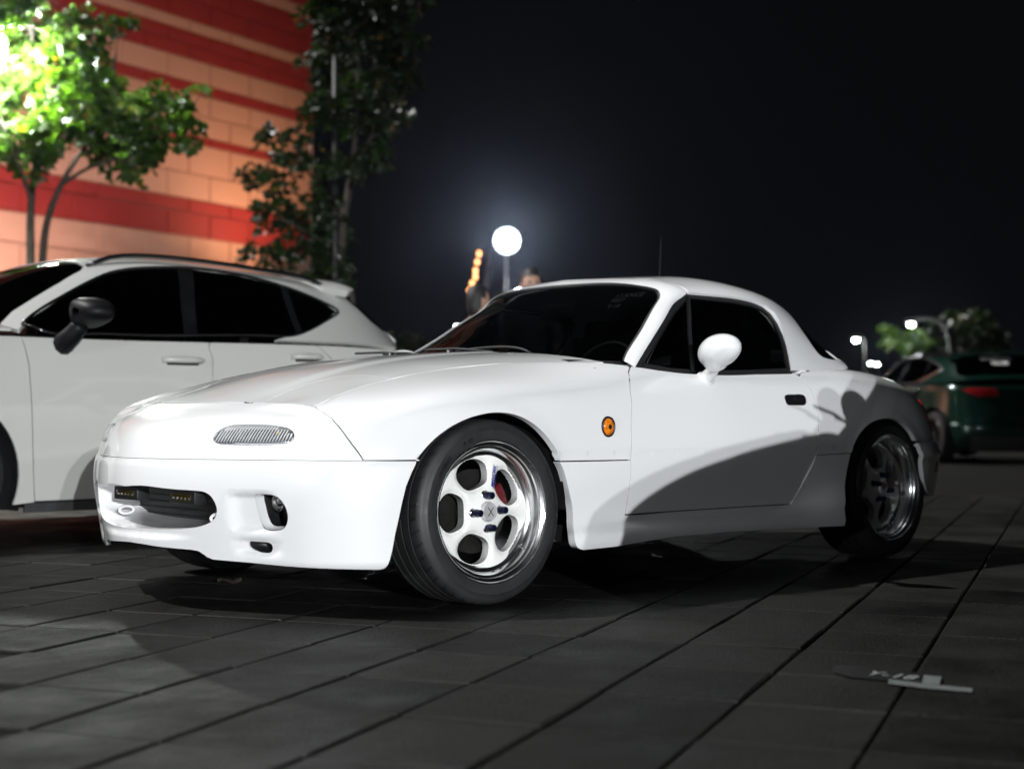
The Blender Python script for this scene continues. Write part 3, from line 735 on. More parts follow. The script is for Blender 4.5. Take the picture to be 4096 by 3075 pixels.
for k in range(m_ + 1):
    t = k / m_; l_, r_ = samp(left, [t])[0], samp(right, [t])[0]
    row = (1 - t) * ub + t * ut + (1 - us)[:, None] * l_ + us[:, None] * r_ - ((1 - us)[:, None] * ((1 - t) * ub[0] + t * ut[0]) + us[:, None] * ((1 - t) * ub[-1] + t * ut[-1]))
    VV.append(row + np.array([.006, 0, -.004]))
VV = np.vstack(VV)
Fg = [(k * (cols + 1) + i, k * (cols + 1) + i + 1, (k + 1) * (cols + 1) + i + 1, (k + 1) * (cols + 1) + i) for k in range(m_) for i in range(cols)]
mesh('windscreen_glass', VV, [f[::-1] for f in Fg], GLASSW, car)
# hardtop with its rear window
hf = [(0, .004), (.2, .004), (.4, .004), (.50, .004)] + RES['win'][:1] + RES['win'][1:] + [(.835, .60), (.833, .75), (.832, .90), (.83, 1.04), (.80, 1.10), (.6, 1.125), (.3, 1.13), (0, 1.13)]
rg = [(0, .70), (.2, .70), (.37, .703), (.47, .722), (.535, .757), (.595, .796), (.654, .815), (.712, .832), (.742, .855), (.752, .90), (.74, .97), (.70, 1.03), (.60, 1.055), (.3, 1.06), (0, 1.06)]
rgs = sym([tuple(p) for p in smooth2(rg, 60, closed=False)])
rgs = [(0 if abs(a) < 1e-9 else a, b) for a, b in rgs]
panel('hardtop', ROOF, sym(hf), PAINT, car, param=True, holes=[rgs], gap=.002, wall=.022, step=.022, edge=.010)
panel('rear_window', ROOF, rgs, GLASSD, car, param=True, gap=.0, wall=0, disp=lambda a, b, P: np.full(len(a), -.004))
# side windows: glass, black surround and the quarter vent
wpts = [(.790, .750), (1.0, .731), (1.2, .727), (1.45, .735), (1.715, .748)] + [(p[0], p[2]) for p in ROOF.ev(np.array([q[0] for q in RES['win']]), np.array([q[1] for q in RES['win']]))[::-1][1:]] + [(1.285, 1.050), (1.225, 1.020), (1.154, .986), (.999, .888)]
wpts = np.array(wpts)
ring_in = inset(resample(wpts, .02), .019)
dz = lambda v: (lambda a, b, P: np.full(len(a), v))
panel('window_seal', WIN, wpts, RUBBER, car, mirror=True, param=True, holes=[ring_in], gap=-.004, wall=.012, disp=dz(-.002), step=.03, edge=.016)
panel('side_window', WIN, inset(resample(wpts, .03), .014), GLASS, car, mirror=True, param=True, gap=0, wall=0, disp=dz(-.009), step=.05)
for sg in (-1, 1):
    a = np.array([1.105, 1.15, 1.19, 1.24, 1.283]); z = np.array([.735, .815, .885, .960, 1.030])
    P_ = WIN.ev(a, z) * np.array([1, -sg, 1]); tube('vent_post', P_, .009, RUBBER, car, n=6)
    a = np.array([.858, .96, 1.064, 1.16, 1.24]); z = np.array([.763, .838, .907, .965, 1.005])
    P_ = WIN.ev(a, z) * np.array([1, -sg, 1]); tube('vent_trim', P_, .0028, IRON, car, n=6)
# door mirrors
def mirror_shell(sg):
    bm = bmesh.new(); bmesh.ops.create_uvsphere(bm, u_segments=40, v_segments=24, radius=1.0)
    for v in bm.verts:
        x, y, z = v.co
        u = -y                                        # outboard
        x2, y2, z2 = x * .060, y * .100, z * (.060 - .005 * u)
        if x > 0.45: x2 = .45 * .058 + (x - .45) * .006  # flat mirror side
        z2 += .012 * u - .010 * max(0, -u) * 0
        if z < -.55 and u < .1: z2 -= .016 * (-.55 - z) / .45 * (1 - abs(u + .35)); x2 *= .9
        v.co = (x2, y2, z2)
    return bm
for sg in (1, -1):
    bm = mirror_shell(sg)
    bmesh.ops.transform(bm, matrix=Matrix.Translation((1.045, -.882, .8085)) @ Matrix.Rotation(math.radians(-12), 4, 'Z'), verts=bm.verts)
    if sg < 0: bmesh.ops.transform(bm, matrix=Matrix.Diagonal((1, -1, 1, 1)), verts=bm.verts)
    mo = bmobj('door_mirror', bm, PAINT, car, smooth=True)
    y = -sg
    pth = np.array([(1.112, .762 * y, .712), (1.108, .785 * y, .728), (1.088, .820 * y, .748), (1.068, .842 * y, .772)])
    V, Fc = tube_data(curve(pth, 10), np.linspace(.026, .019, 10), 14)
    mesh('stalk', V, Fc, PAINT, mo)
    V, Fc = lathe_data([(0, -.013), (.030, -.011), (.044, -.004), (.047, .008)], 28); V = np.array(V)
    V = V * np.array([1.0, 1.0, .62]); V[:, 1] += V[:, 2] * .35
    V = V * np.array([1, sg, 1]) + np.array([1.108, .770 * y, .7085])
    mesh('mirror_foot', V, Fc, PAINT, mo)
# handle, side repeater
for o, sg in zip(dm, (1, -1)):
    hp = smooth2(np.array(RES['handle']) * (sg, 1), 40)
    hpan = panel('door_handle', BODY, hp, GLOSSBLK, o, param=True, gap=-.001, wall=.006, disp=dz(.0035), step=.012, edge=.006)
    c = BODY.ev(np.array([2.895 * sg]), np.array([.546]))[0]
    bobox('latch', c + np.array([.012, -.006 * sg, 0]), (.045, .006, .014), GLOSSBLK, hpan, bevel=.003)
for o, sg in zip(fm, (1, -1)):
    c = np.array([.524, -.823 * sg, .540])
    V, Fc = lathe_data([(0, -.011), (.015, -.0095), (.024, -.006), (.0255, -.002)], 32); V = np.array(V) * np.array([1, sg, 1.12])
    mk = mesh('side_repeater', V + c, Fc, AMBER, o)
    V, Fc = lathe_data([(.0255, -.002), (.0275, -.006), (.0305, -.006), (.032, .001)], 32); V = np.array(V) * np.array([1, sg, 1.12])
    mesh('bezel', V + c, Fc, BLACKP, mk)
    V, Fc = lathe_data([(0, -.0125), (.006, -.012), (.009, -.0098)], 16); mesh('bulb', np.array(V) * np.array([1, sg, 1]) + c, Fc, IRON, mk)
# ------------------------------------------------------------------ wheels
def bend_text(s, size, r0, ang0, y, mat, name, parent, cw=True, shear=0.0, spacing=1.0, offset=0.0, up=1.0):
    V, Fc = text_polys(s, size, shear, spacing, offset)
    ang = ang0 - V[:, 0] / r0; r = r0 + V[:, 1]
    P = np.stack([r * np.cos(ang), np.interp(r, y[0], y[1]), r * np.sin(ang)], 1)
    return mesh(name, P, Fc, mat, parent, smooth=False)
TP = [(.2100, -.092), (.2165, -.101), (.2178, -.1045), (.2215, -.1080), (.2235, -.1110), (.228, -.1118), (.240, -.1125), (.254, -.1118), (.256, -.1095), (.268, -.1068), (.278, -.101), (.2845, -.093), (.2868, -.084), (.288, -.068), (.288, -.064), (.281, -.0635), (.281, -.0555), (.288, -.055), (.2885, -.026), (.281, -.0255), (.281, -.0165), (.2885, -.016), (.2885, .016), (.281, .0165), (.281, .0255), (.2885, .026), (.288, .055), (.281, .0555), (.281, .0635), (.288, .064), (.2868, .084), (.278, .101), (.256, .1095), (.240, .1125), (.222, .1055), (.2100, .094)]
def make_wheel(name, dish, text=True):
    w = empty(name)
    ty = lathe('tyre', TP, TYRE, w, n=96, sharp=40)
    # shoulder blocks: slanted grooves standing out as thin ribs
    V0 = []; F0 = []
    for k in range(44):
        a = 2 * math.pi * k / 44
        for s in (-1, 1):
            q = [(.2790, -.1012 * s, a), (.2855, -.0925 * s, a + .02), (.2882, -.070 * s, a + .05), (.2882, -.070 * s, a + .062), (.2855, -.0925 * s, a + .032), (.2790, -.1012 * s, a + .012)]
            b0 = len(V0); V0 += [((r + .0016) * math.cos(t), y * 1.004, (r + .0016) * math.sin(t)) for r, y, t in q]; F0.append((b0, b0 + 1, b0 + 4, b0 + 5)); F0.append((b0 + 1, b0 + 2, b0 + 3, b0 + 4))
    mesh('tread_sipes', V0, F0, TYRETXT, ty, smooth=False)['kind'] = 'stuff'
    rm = lathe('rim', [(.196, .10), (.190, .095), (.172, .07), (.170, -.02), (.170, -dish + .012), (.1748, -dish + .003), (.184, -dish), (.1885, -dish - .004), (.1905, -dish - .012), (.193, -.082), (.196, -.088), (.2035, -.091), (.2055, -.097), (.2085, -.100), (.212, -.1015), (.2165, -.104), (.2185, -.107), (.2185, -.110), (.2160, -.1115), (.2125, -.1090), (.2095, -.1060)][:18] + [(.2190, -.104), (.2150, -.100)], CHROME, w, n=96, sharp=25)
    class Disc(Surf):
        ra = rb = (-.2, .2); flip = 1.0
        def ev(self, a, b):
            r = np.hypot(a, b)
            y = -dish + .004 - .010 * np.clip((r - .0) / .17, 0, 1) ** 2 * 0 - .016 * sstep(.150, .05, r) - .010 * np.exp(-(r / .05) ** 4)
            th = np.arctan2(b, a); sp = np.cos(5 * th)
            y = y - .006 * sp * sstep(.05, .10, r)
            return np.stack([a, y, b], 1)
        def inverse(self, p): return np.asarray(p)[:, [0, 2]]
    D = Disc()
    t = np.linspace(0, 2 * np.pi, 120, endpoint=False)
    outl = np.stack([.1755 * np.cos(t), .1755 * np.sin(t)], 1)
    holes = []
    for k in range(5):
        c = math.radians(36 + 72 * k); tt = np.linspace(0, 2 * np.pi, 44, endpoint=False)
        u = np.sign(np.cos(tt)) * np.abs(np.cos(tt)) ** .82; v = np.sign(np.sin(tt)) * np.abs(np.sin(tt)) ** .82
        r = .1235 + .0445 * u; hw = (.057 + .016 * u) * v
        holes.append(np.stack([np.sqrt(np.maximum(r * r - hw * hw, 0)) * np.cos(c) - hw * np.sin(c), np.sqrt(np.maximum(r * r - hw * hw, 0)) * np.sin(c) + hw * np.cos(c)], 1))
    HA = np.vstack(holes)
    def soft(a, b, P):
        d = np.sqrt(((np.stack([a, b], 1)[:, None] - HA[None]) ** 2).sum(-1)).min(1)
        return -.0085 * np.exp(-(d / .0085) ** 1.6)
    panel('spoke_face', D, outl, WHEELW, w, param=True, holes=holes, gap=0, wall=.030, step=.0065, edge=.005, wall_dir=lambda p, n: (0, 1, 0), disp=soft)
    for k in range(4):
        a = math.radians(90 * k + 3)
        x, z = .0505 * math.cos(a), .0505 * math.sin(a); y0 = -dish - .010
        V, Fc = lathe_data([(.0155, .010), (.0155, -.0005), (.0128, -.0015)], 20); st = mesh('lug_seat', np.array(V) + (x, y0 - .004, z), Fc, CHROME, w)
        V, Fc = lathe_data([(.0118, 0), (.0118, -.022), (.0105, -.024), (.0105, -.030), (.0112, -.031), (.0112, -.036), (.0085, -.0385), (0, -.0385)], 12); mesh('lug_nut', np.array(V) + (x, y0 - .003, z), Fc, NAVY, st, smooth=False)
    cap = lathe('centre_cap', [(.033, -dish - .010), (.0325, -dish - .022), (.029, -dish - .0235), (.0285, -dish - .034), (.0265, -dish - .0365), (.021, -dish - .0355), (0, -dish - .0365)], BRIGHT, w, n=40, sharp=25)
    for an in (math.radians(52), math.radians(128)):
        bobox('cap_mark', (0, -dish - .0372, 0), (.034, .001, .0022), BLACKP, cap, rot=Matrix.Rotation(-an, 3, 'Y'))
    lathe('brake_disc', [(.03, .012), (.132, .012), (.132, -.008), (.075, -.008), (.070, -.020), (.03, -.020)], IRON, w, n=48, sharp=30)
    bm = bmesh.new()
    for k in range(5):
        a = math.radians(4 + 8 * k); box(bm, (.104 * math.cos(a), -.008, .112 * math.sin(a)), (.044, .050, .020), Matrix.Rotation(-a, 3, 'Y'), bevel=.004)
    bmobj('brake_caliper', bm, REDCAL, w, angle=30)
    vz = math.radians(-38)
    tube('valve', [(.183 * math.cos(vz), -dish - .001, .183 * math.sin(vz)), (.178 * math.cos(vz), -dish - .022, .178 * math.sin(vz))], .003, CHROME, w)
    yy = ([.20, .2235, .240, .254, .268], [-.1, -.1117, -.1132, -.1125, -.1075])
    bend_text('REVIMAX', .0172, .2315, math.radians(152), yy, TYRETXT, 'tyre_lettering', ty, shear=.15, spacing=1.05, offset=.0004)
    bend_text('R·23', .0195, .2310, math.radians(119), yy, TYRETXT, 'tyre_lettering', ty, shear=.2, spacing=1.05, offset=.0006)
    bend_text('<ROTATION', .0115, .2345, math.radians(175), yy, TYRETXT, 'tyre_lettering', ty, spacing=1.0)
    if text:
        d = np.array([.309, .951]); d /= np.linalg.norm(d); nrm = np.array([-d[1], d[0]])
        def put(s, size, o, mat, shear=0, spacing=1.0, offset=0):
            V, Fc = text_polys(s, size, shear, spacing, offset)
            q = np.asarray(o) + V[:, :1] * d + V[:, 1:2] * nrm
            P = D.ev(q[:, 0], q[:, 1]); P[:, 1] -= .0012
            mesh('wheel_decal', P, Fc, mat, w, smooth=False)
        put('WORK', .0175, (.0375, .0885), BLUEINK, .3, .95, .0007)
        put('W', .0175, (.0315, .0690), BLUEINK, .75, 1.0, .0013)
        put('WHEELS', .0070, (.0445, .079), NAVY, 0, 1.9)
        q0 = np.array([(.0340, .067), (.0352, .0666), (.0600, .1430), (.0588, .1434)]); P = D.ev(q0[:, 0], q0[:, 1]); P[:, 1] -= .0012
        mesh('wheel_decal', P, [(0, 1, 2, 3)], BLUEINK, w, smooth=False)
    return w
wf = make_wheel('wheel', .062); wf.parent = car
wr = make_wheel('wheel', .040); wr.parent = car
wf.location = (.004, -.716, .277); wf.rotation_euler = (math.radians(-1.5), 0, math.radians(-3.0))
wr.location = (2.265, -.702, .279); wr.rotation_euler = (math.radians(-1.5), math.radians(20), 0)
for src, x in ((wf, 0), (wr, 2.265)):
    c = copy_tree(src, car); c.location = (x, .704, .278); c.rotation_euler = (0, math.radians(30), math.radians(180 - (3 if x == 0 else 0)))
# wheel wells, floor pan, firewall: close the shell
for x in (.005, 2.225):
    for sg in (-1, 1):
        V = []; Fc = []; m2 = 25
        for i in range(m2):
            a = math.pi * (.0 + 1.0 * i / (m2 - 1)); r = .335
            for y in (.805, .50, .42): V.append((x + (r if y > .45 else .30) * math.cos(a), sg * y, .27 + (r if y > .45 else .30) * math.sin(a)))
        for i in range(m2 - 1):
            for k in range(2): Fc.append((i * 3 + k, i * 3 + k + 1, i * 3 + k + 4, i * 3 + k + 3))
        V.append((x, sg * .42, .27)); c = len(V) - 1
        for i in range(m2 - 1): Fc.append((i * 3 + 2, c, i * 3 + 5))
        mesh('wheel_arch_liner', V, Fc, BLACKP, car)
bobox('floor_pan', (1.13, 0, .19), (1.50, 1.50, .05), BLACKP, car)
bobox('engine_undertray', (-.12, 0, .20), (.84, .80, .04), BLACKP, car)
bobox('boot_floor', (2.62, 0, .28), (.50, .9, .05), BLACKP, car)
bobox('firewall', (.58, 0, .48), (.04, 1.45, .52), BLACKP, car)
bobox('engine_block', (.02, 0, .42), (.62, .36, .40), BLACKP, car, bevel=.02)
bobox('rear_bulkhead', (1.86, 0, .48), (.04, 1.35, .52), BLACKP, car)
# wipers, washer nozzles, antenna
for yo, y1 in ((-.36, .10), (.26, .55)):
    sgy = -1
    a0 = np.array([.615, yo, .803]); a1 = np.array([.66, y1 if y1 > 0 else y1, .828])
    w_ = tube('wiper', curve([a0, a0 + (.01, .06, .018), a1], 10), .005, RUBBER, car)
    tube('blade', [a1 + (-.03, -.24, -.012), a1 + (0, 0, .008), a1 + (.01, .2, .01)], .005, RUBBER, w_)
for y in (-.14, .2):
    V, Fc = lathe_data([(0, -.012), (.010, -.010), (.014, 0)], 12); V = np.array(V)
    mesh('washer_nozzle', np.stack([V[:, 0], V[:, 2], -V[:, 1]], 1) + (.42, y, .806), Fc, BLACKP, car)
tube('antenna', [(2.42, .60, .76), (2.43, .60, 1.1), (2.45, .60, 1.46)], [.003, .0015, .001], IRON, car, n=6)
# cabin
bobox('dashboard', (.82, 0, .66), (.26, 1.24, .16), BLACKP, car, bevel=.04)
t = np.linspace(0, 2 * np.pi, 28, endpoint=False)
sw = tube('steering_wheel', np.stack([1.02 + .07 * np.sin(t), -.33 + .17 * np.cos(t), .70 + .155 * np.sin(t)], 1), .014, BLACKP, car, closed=True)
bobox('wheel_hub', (1.02, -.33, .70), (.03, .30, .05), BLACKP, sw, bevel=.01)
for y in (-.33, .33):
    st = bobox('seat', (1.42, y, .36), (.50, .48, .16), FABRIC, car, bevel=.05)
    bobox('backrest', (1.70, y, .66), (.14, .46, .56), FABRIC, st, Matrix.Rotation(math.radians(14), 3, 'Y'), bevel=.05)
    bobox('headrest', (1.765, y, .93), (.09, .25, .15), FABRIC, st, Matrix.Rotation(math.radians(10), 3, 'Y'), bevel=.035)
bobox('bright_seat_shell', (1.02, -.52, .735), (.10, .13, .10), GREYFAB, car, Matrix.Rotation(math.radians(25), 3, 'Y'), bevel=.045)
bobox('rear_view_mirror', (1.12, 0, .995), (.03, .20, .06), RUBBER, car, bevel=.012)
# windscreen sticker
for s, sz, o in (('STANCE', .036, (0, .048)), ('FEST', .030, (0, .018)), ('Y-18', .030, (.004, -.020))):
    V, Fc = text_polys(s, sz, 0, 1.05, .0006)
    u = .86 - 0; P = []
    for vx, vy in zip(V[:, 0] + o[0], V[:, 1] + o[1]):
        y = -.305 - vx * 1.0; 
        P.append((1.085 + vy * .74 + .10 * (abs(y) - .3) ** 1 * .6, y, 1.005 + vy * .62))
    mesh('windscreen_sticker', P, Fc, STICK, car, smooth=False)
# ------------------------------------------------------------------ other cars: one body plan (local x from front axle to tail, z up)
C_A = [(-.74,0),(-.72,.30),(-.66,.55),(-.52,.76),(-.36,.86),(0,.88),(.40,.88),(.90,.88),(1.6,.88),(2.2,.87),(2.60,.84),(2.84,.72),(2.97,.45),(3.0,0)]
C_B = [(-.82,0),(-.80,.30),(-.73,.56),(-.57,.78),(-.38,.88),(0,.895),(.40,.89),(.90,.885),(1.6,.89),(2.2,.895),(2.64,.86),(2.91,.74),(3.04,.46),(3.08,0)]
C_C = [(-.84,0),(-.82,.30),(-.74,.56),(-.57,.77),(-.37,.875),(0,.90),(.40,.90),(.90,.90),(1.6,.90),(2.2,.90),(2.64,.86),(2.89,.74),(3.03,.46),(3.07,0)]
C_D = [(-.78,0),(-.76,.30),(-.68,.55),(-.52,.74),(-.34,.845),(0,.875),(.40,.885),(.90,.888),(1.6,.89),(2.2,.885),(2.63,.84),(2.85,.74),(2.98,.46),(3.02,0)]
C_E = [(-.62,0,.93),(-.60,.28,.93),(-.52,.50,.935),(-.40,.67,.94),(-.26,.76,.955),(0,.80,.975),(.40,.845,.975),(.90,.858,.975),(1.6,.862,.985),(2.2,.852,.990),(2.60,.80,.985),(2.79,.70,.98),(2.92,.45,.975),(2.95,0,.975)]
C_F = [(-.52,0,.955),(-.50,.24,.955),(-.43,.44,.96),(-.32,.59,.965),(-.20,.68,.985),(.03,.73,1.00),(.40,.80,.995),(.90,.82,.995),(1.6,.825,1.005),(2.2,.81,1.01),(2.55,.75,1.005),(2.72,.65,1.0),(2.83,.42,.995),(2.86,0,.995)]
CBODY = RingSurf([[(x, w, .14) for x, w in C_A], [(x, w, .32) for x, w in C_B], [(x, w, .60) for x, w in C_C], [(x, w, .82) for x, w in C_D], C_E, C_F], 2)
CTOP = TopS(RingSurf([
 [(.12,0,1.035),(.46,0,1.230),(.82,0,1.385),(1.40,0,1.435),(2.0,0,1.408),(2.56,0,1.322),(2.96,0,1.03)],
 [(.15,.35,1.030),(.48,.35,1.222),(.84,.33,1.377),(1.40,.33,1.425),(2.0,.33,1.398),(2.55,.33,1.312),(2.95,.33,1.02)],
 [(.25,.58,1.020),(.55,.54,1.200),(.88,.50,1.355),(1.40,.52,1.400),(2.0,.51,1.370),(2.52,.50,1.285),(2.91,.50,1.01)],
 [(.33,.70,1.010),(.61,.64,1.180),(.92,.60,1.330),(1.40,.62,1.370),(2.0,.61,1.338),(2.48,.59,1.252),(2.87,.60,1.00)],
 [(.38,.76,1.000),(.65,.70,1.155),(.94,.655,1.300),(1.40,.675,1.335),(1.98,.665,1.296),(2.43,.645,1.208),(2.82,.66,.995)],
 [(.40,.82,.985),(.66,.79,1.070),(.95,.76,1.130),(1.40,.77,1.145),(1.96,.765,1.125),(2.38,.74,1.095),(2.77,.74,.98)],
 [(.40,.86,.960),(.66,.86,.965),(.95,.86,.968),(1.40,.862,.975),(1.96,.855,.980),(2.36,.84,.980),(2.74,.80,.965)]], 3, sym0=False, sym1=False))
CX, CY = -.45, 3.2     # where the white crossover stands (front axle, centre line)
MIRBLK = principled('black_mirror_housing', (0.004, 0.004, 0.005), 0.5, spec=0.2); vary(MIRBLK, 20, 0.2)
DARKP = principled('black_car_paint', (0.010, 0.010, 0.012), 0.3, coat=1.0); vary(DARKP, 2, 0.1)
GREEN = principled('dark_green_paint', (0.004, 0.026, 0.018), 0.25, metal=0.3, coat=1.0); vary(GREEN, 2, 0.06)
CLAD = principled('dark_lower_cladding', (0.03, 0.03, 0.032), 0.5); vary(CLAD, 30, 0.2, bump=0.05)
DARKWHEEL = principled('dark_alloy', (0.05, 0.05, 0.052), 0.35, metal=0.8); vary(DARKWHEEL, 20, 0.2)
def CP(a, b): return CBODY.ev(np.array([a]), np.array([b]))[0]
def make_car(name, paint, label, chrome_trim=False):
    c = empty(name, label=label, cat='car')
    def body(nm, ol, mat=paint, **kw):
        kw.setdefault('gap', .0025); kw.setdefault('wall', .015); kw.setdefault('step', .04); kw.setdefault('edge', .02)
        return panel(nm, CBODY, ol, mat, c, mirror=kw.pop('mirror', True), param=True, **kw)
    TB_ = .838; S = CBODY.S
    af, ar = 1.44, 3.89
    def arch(ac, a0, a1, r=.375, n=26):
        return [(ac + r * math.cos(t), .18 + r * math.sin(t)) for t in np.linspace(a0, a1, n)]
    nose = sym([(0, TB_), (.5, TB_), (.93, TB_), (.99, .62), (1.03, .40)] + arch(af, math.radians(172), math.radians(208), n=8) + [(1.03, .0), (.6, .0), (0, .0)])
    body('front_bumper', nose, mirror=False)
    body('front_fender', [(.93, TB_), (1.4, TB_), (1.835, TB_), (1.862, .697), (1.868, .562), (1.875, .38), (1.89, .12), (1.897, .05)] + arch(af, math.radians(-22), math.radians(171)) + [(1.03, .40), (.99, .62)])
    fd = body('front_door', [(1.835, TB_), (2.84, TB_), (2.828, .806), (2.846, .747), (2.842, .60), (2.84, .30), (2.84, .055), (1.897, .055), (1.89, .12), (1.875, .38), (1.868, .562), (1.862, .697)])
    rd = body('rear_door', [(2.84, TB_), (3.50, TB_), (3.60, .76), (3.60, .66), (3.55, .56)] + arch(ar, math.radians(137), math.radians(175), r=.385, n=8)[::1] + [(3.48, .055), (2.84, .055), (2.84, .30), (2.842, .60), (2.846, .747), (2.828, .806)])
    body('rear_quarter', [(3.50, TB_), (4.2, TB_), (S - .5, TB_), (S, TB_), (S, .36), (S - .5, .36), (4.36, .36)] + arch(ar, math.radians(30), math.radians(136), r=.385) + [(3.55, .56), (3.60, .66), (3.60, .76)])
    body('rear_bumper', [(4.36, .355), (S - .5, .355), (S, .355), (S, .06), (4.6, .05), (4.28, .05)] + arch(ar, math.radians(-20), math.radians(27), r=.385, n=8), disp=lambda a, b, P: .02 * sstep(.355, .33, b))
    body('sill', [(1.84, .05), (3.49, .05), (3.49, .0), (1.84, .0)], CLAD, disp=lambda a, b, P: np.full(len(a), .012))
    body('diffuser', [(4.5, .20), (S, .20), (S, .0), (4.5, .0)], CLAD, disp=lambda a, b, P: np.full(len(a), .026))
    body('grille', sym([(0, .50), (.45, .48), (.40, .16), (0, .14)]), GLOSSBLK, mirror=False, disp=lambda a, b, P: np.full(len(a), .004))
    body('headlamp', [(.42, .66), (.95, .68), (.93, .60), (.60, .57)], REFLECT, disp=lambda a, b, P: np.full(len(a), .004))
    body('tail_lamp', [(4.42, .775), (4.55, .80), (S - .28, .79), (S - .25, .70), (4.62, .69)], REDLENS, disp=lambda a, b, P: np.full(len(a), .006))
    for nm, aa in (('door_handle', 2.68),):
        pass
    def handle(par, a0, a1, bb):
        for o, sg in zip(par, (1, -1)):
            a = np.linspace(a0, a1, 9); t = np.linspace(0, 1, 9); lift = .034 * np.minimum(1, np.minimum(t, 1 - t) * 6) + .004
            P = CBODY.ev(a * sg, np.full(9, bb)) + CBODY.normal(a * sg, np.full(9, bb)) * lift[:, None]
            V, Fc = tube_data(P, .013 + .004 * np.sin(np.pi * t), 10); V = np.array(V)
            hd_ = mesh('handle', V, Fc, paint, o)
            P2 = CBODY.ev(a[1:-1] * sg, np.full(7, bb - .014)) + CBODY.normal(a[1:-1] * sg, np.full(7, bb - .014)) * .006
            V2, F2_ = tube_data(P2, .009, 8); mesh('grip_shade_strip', V2, F2_, RUBBER, hd_)  # dark strip stands in for the shade beneath the handle
            q = smooth2([((a0 + a1) / 2 + .085 * math.cos(u), bb - .012 + .036 * math.sin(u)) for u in np.linspace(0, 2 * np.pi, 16, endpoint=False)], 30) * np.array([sg, 1])
            panel('handle_cup', CBODY, q, CLAD if paint is GREEN else DIMPLE, hd_, param=True, gap=0, wall=0, step=.02, disp=lambda a, b, P: np.full(len(a), .0015))
    handle(fd, 2.555, 2.785, .735); handle(rd, 3.33, 3.53, .765)
    # hood
    hp = [(x, w, z) for x, w, z in C_E[1:7]] + [(x, w, z) for x, w, z in C_F[1:7]] + [(-.62, 0, .93), (-.52, 0, .957), (-.3, 0, .985), (0, 0, 1.01), (.3, 0, 1.03)]
    H = HeightSurf(hp, (-.8, .8), (-.7, .5), lam=1e-5); H.flip = -1.0
    hl = [(0, -.585), (-.28, -.565), (-.47, -.48), (-.62, -.36), (-.70, -.22), (-.745, .05), (-.80, .38), (-.60, .28), (-.3, .20), (0, .17)]
    panel('hood', H, hl + [(-a, b) for a, b in hl[::-1] if a], paint, c, param=True, gap=.001, wall=.012, step=.05)
    # cabin shell
    bm_ = CTOP.rb[1]; D = RES['c_dlo']
    sh = [(0, .70), (.30, .698), (.48, .69), (.575, .655), (.612, .60), (.632, .45), (.632, .141), (.66, .02), (.75, .004), (.82, .004)] + D[:13] + D[13:16] + [(.992, 1.60), (.992, 2.0), (.985, 2.3), (.97, bm_ - .08), (.5, bm_ - .03), (0, bm_ - .03)]
    rgl = sym([(0, 2.17), (.45, 2.175), (.60, 2.20), (.655, 2.29), (.70, bm_ - .26), (.70, bm_ - .16), (.62, bm_ - .11), (0, bm_ - .085)])
    panel('cabin_shell', CTOP, sym(sh), paint, c, param=True, holes=[rgl], gap=0, wall=.02, step=.04, edge=.02)
    panel('rear_window', CTOP, rgl, GLASSD, c, param=True, gap=0, wall=0, step=.05, disp=dz(-.004))
    ws = sym([(0, .70), (.30, .698), (.48, .69), (.575, .655), (.612, .60), (.632, .45), (.632, .141), (.64, .02), (.3, .004), (0, .004)])
    panel('windscreen', CTOP, ws, GLASSD, c, param=True, gap=0, wall=0, step=.05, disp=dz(-.005))
    for sg in (1, -1):
        dl = np.array(D) * (sg, 1)
        panel('side_window', CTOP, dl, GLASSD, c, param=True, gap=-.006, wall=0, step=.05, disp=dz(-.006))
        for q in ([(.676, 1.10), (.676, 1.19), (.985, 1.10), (.985, 1.02)], [(.712, 1.75), (.72, 1.80), (.95, 1.83), (.955, 1.78)]):
            panel('pillar_trim', CTOP, np.array(q) * (sg, 1), GLOSSBLK, c, param=True, gap=0, wall=.004, step=.04, disp=dz(.001))
        sp_ = curve(np.vstack([dl, dl[:1]]), 90); P = CTOP.ev(sp_[:, 0], sp_[:, 1])
        tube('window_trim', P + CTOP.normal(sp_[:, 0], sp_[:, 1]) * .002, .013 if chrome_trim else .008, CHROME if chrome_trim else GLOSSBLK, c, n=6)
        b = np.linspace(.66, 2.12, 24); P = CTOP.ev(np.full(24, .585 * sg), b) + CTOP.normal(np.full(24, .585 * sg), b) * (.028 * np.minimum(1, np.minimum(np.linspace(0, 1, 24), 1 - np.linspace(0, 1, 24)) * 10))[:, None]
        tube('roof_rail', P, .013, GLOSSBLK, c, n=8)
        # mirror
        po = smooth2([(.0, .045), (.015, .078), (.06, .090), (.13, .082), (.20, .055), (.232, .018), (.222, -.020), (.16, -.050), (.08, -.068), (.025, -.066), (.002, -.035)], 40)
        cen = po.mean(0); lps = []
        for xo, sc in ((-.085, .25), (-.080, .55), (-.062, .80), (-.030, .95), (.020, 1.0), (.042, .97), (.046, .90), (.040, .86), (.038, .2)):
            q = cen + (po - cen) * sc; lps.append(np.stack([.655 + xo + .10 * q[:, 0], -(.925 + q[:, 0] * .95) * sg, 1.065 + q[:, 1] * .9], 1))
        mo = loft('door_mirror', lps, MIRBLK, c, cap=True)
        V, Fc = tube_data(curve([(.60, -.86 * sg, .925), (.60, -.905 * sg, .945), (.615, -.94 * sg, .975), (.635, -.975 * sg, 1.02)], 8), np.linspace(.055, .040, 8), 10)
        mesh('mirror_arm', V, Fc, MIRBLK, mo)
    # spoiler
    sp = sym([(0, 1.93), (.40, 1.94), (.60, 1.98), (.655, 2.06), (.66, 2.215), (.60, 2.26), (0, 2.27)])
    panel('spoiler', CTOP, sp, paint, c, param=True, gap=0, wall=.04, step=.04, disp=lambda a, b, P: .003 + .062 * sstep(1.93, 2.27, b) ** 1.3)
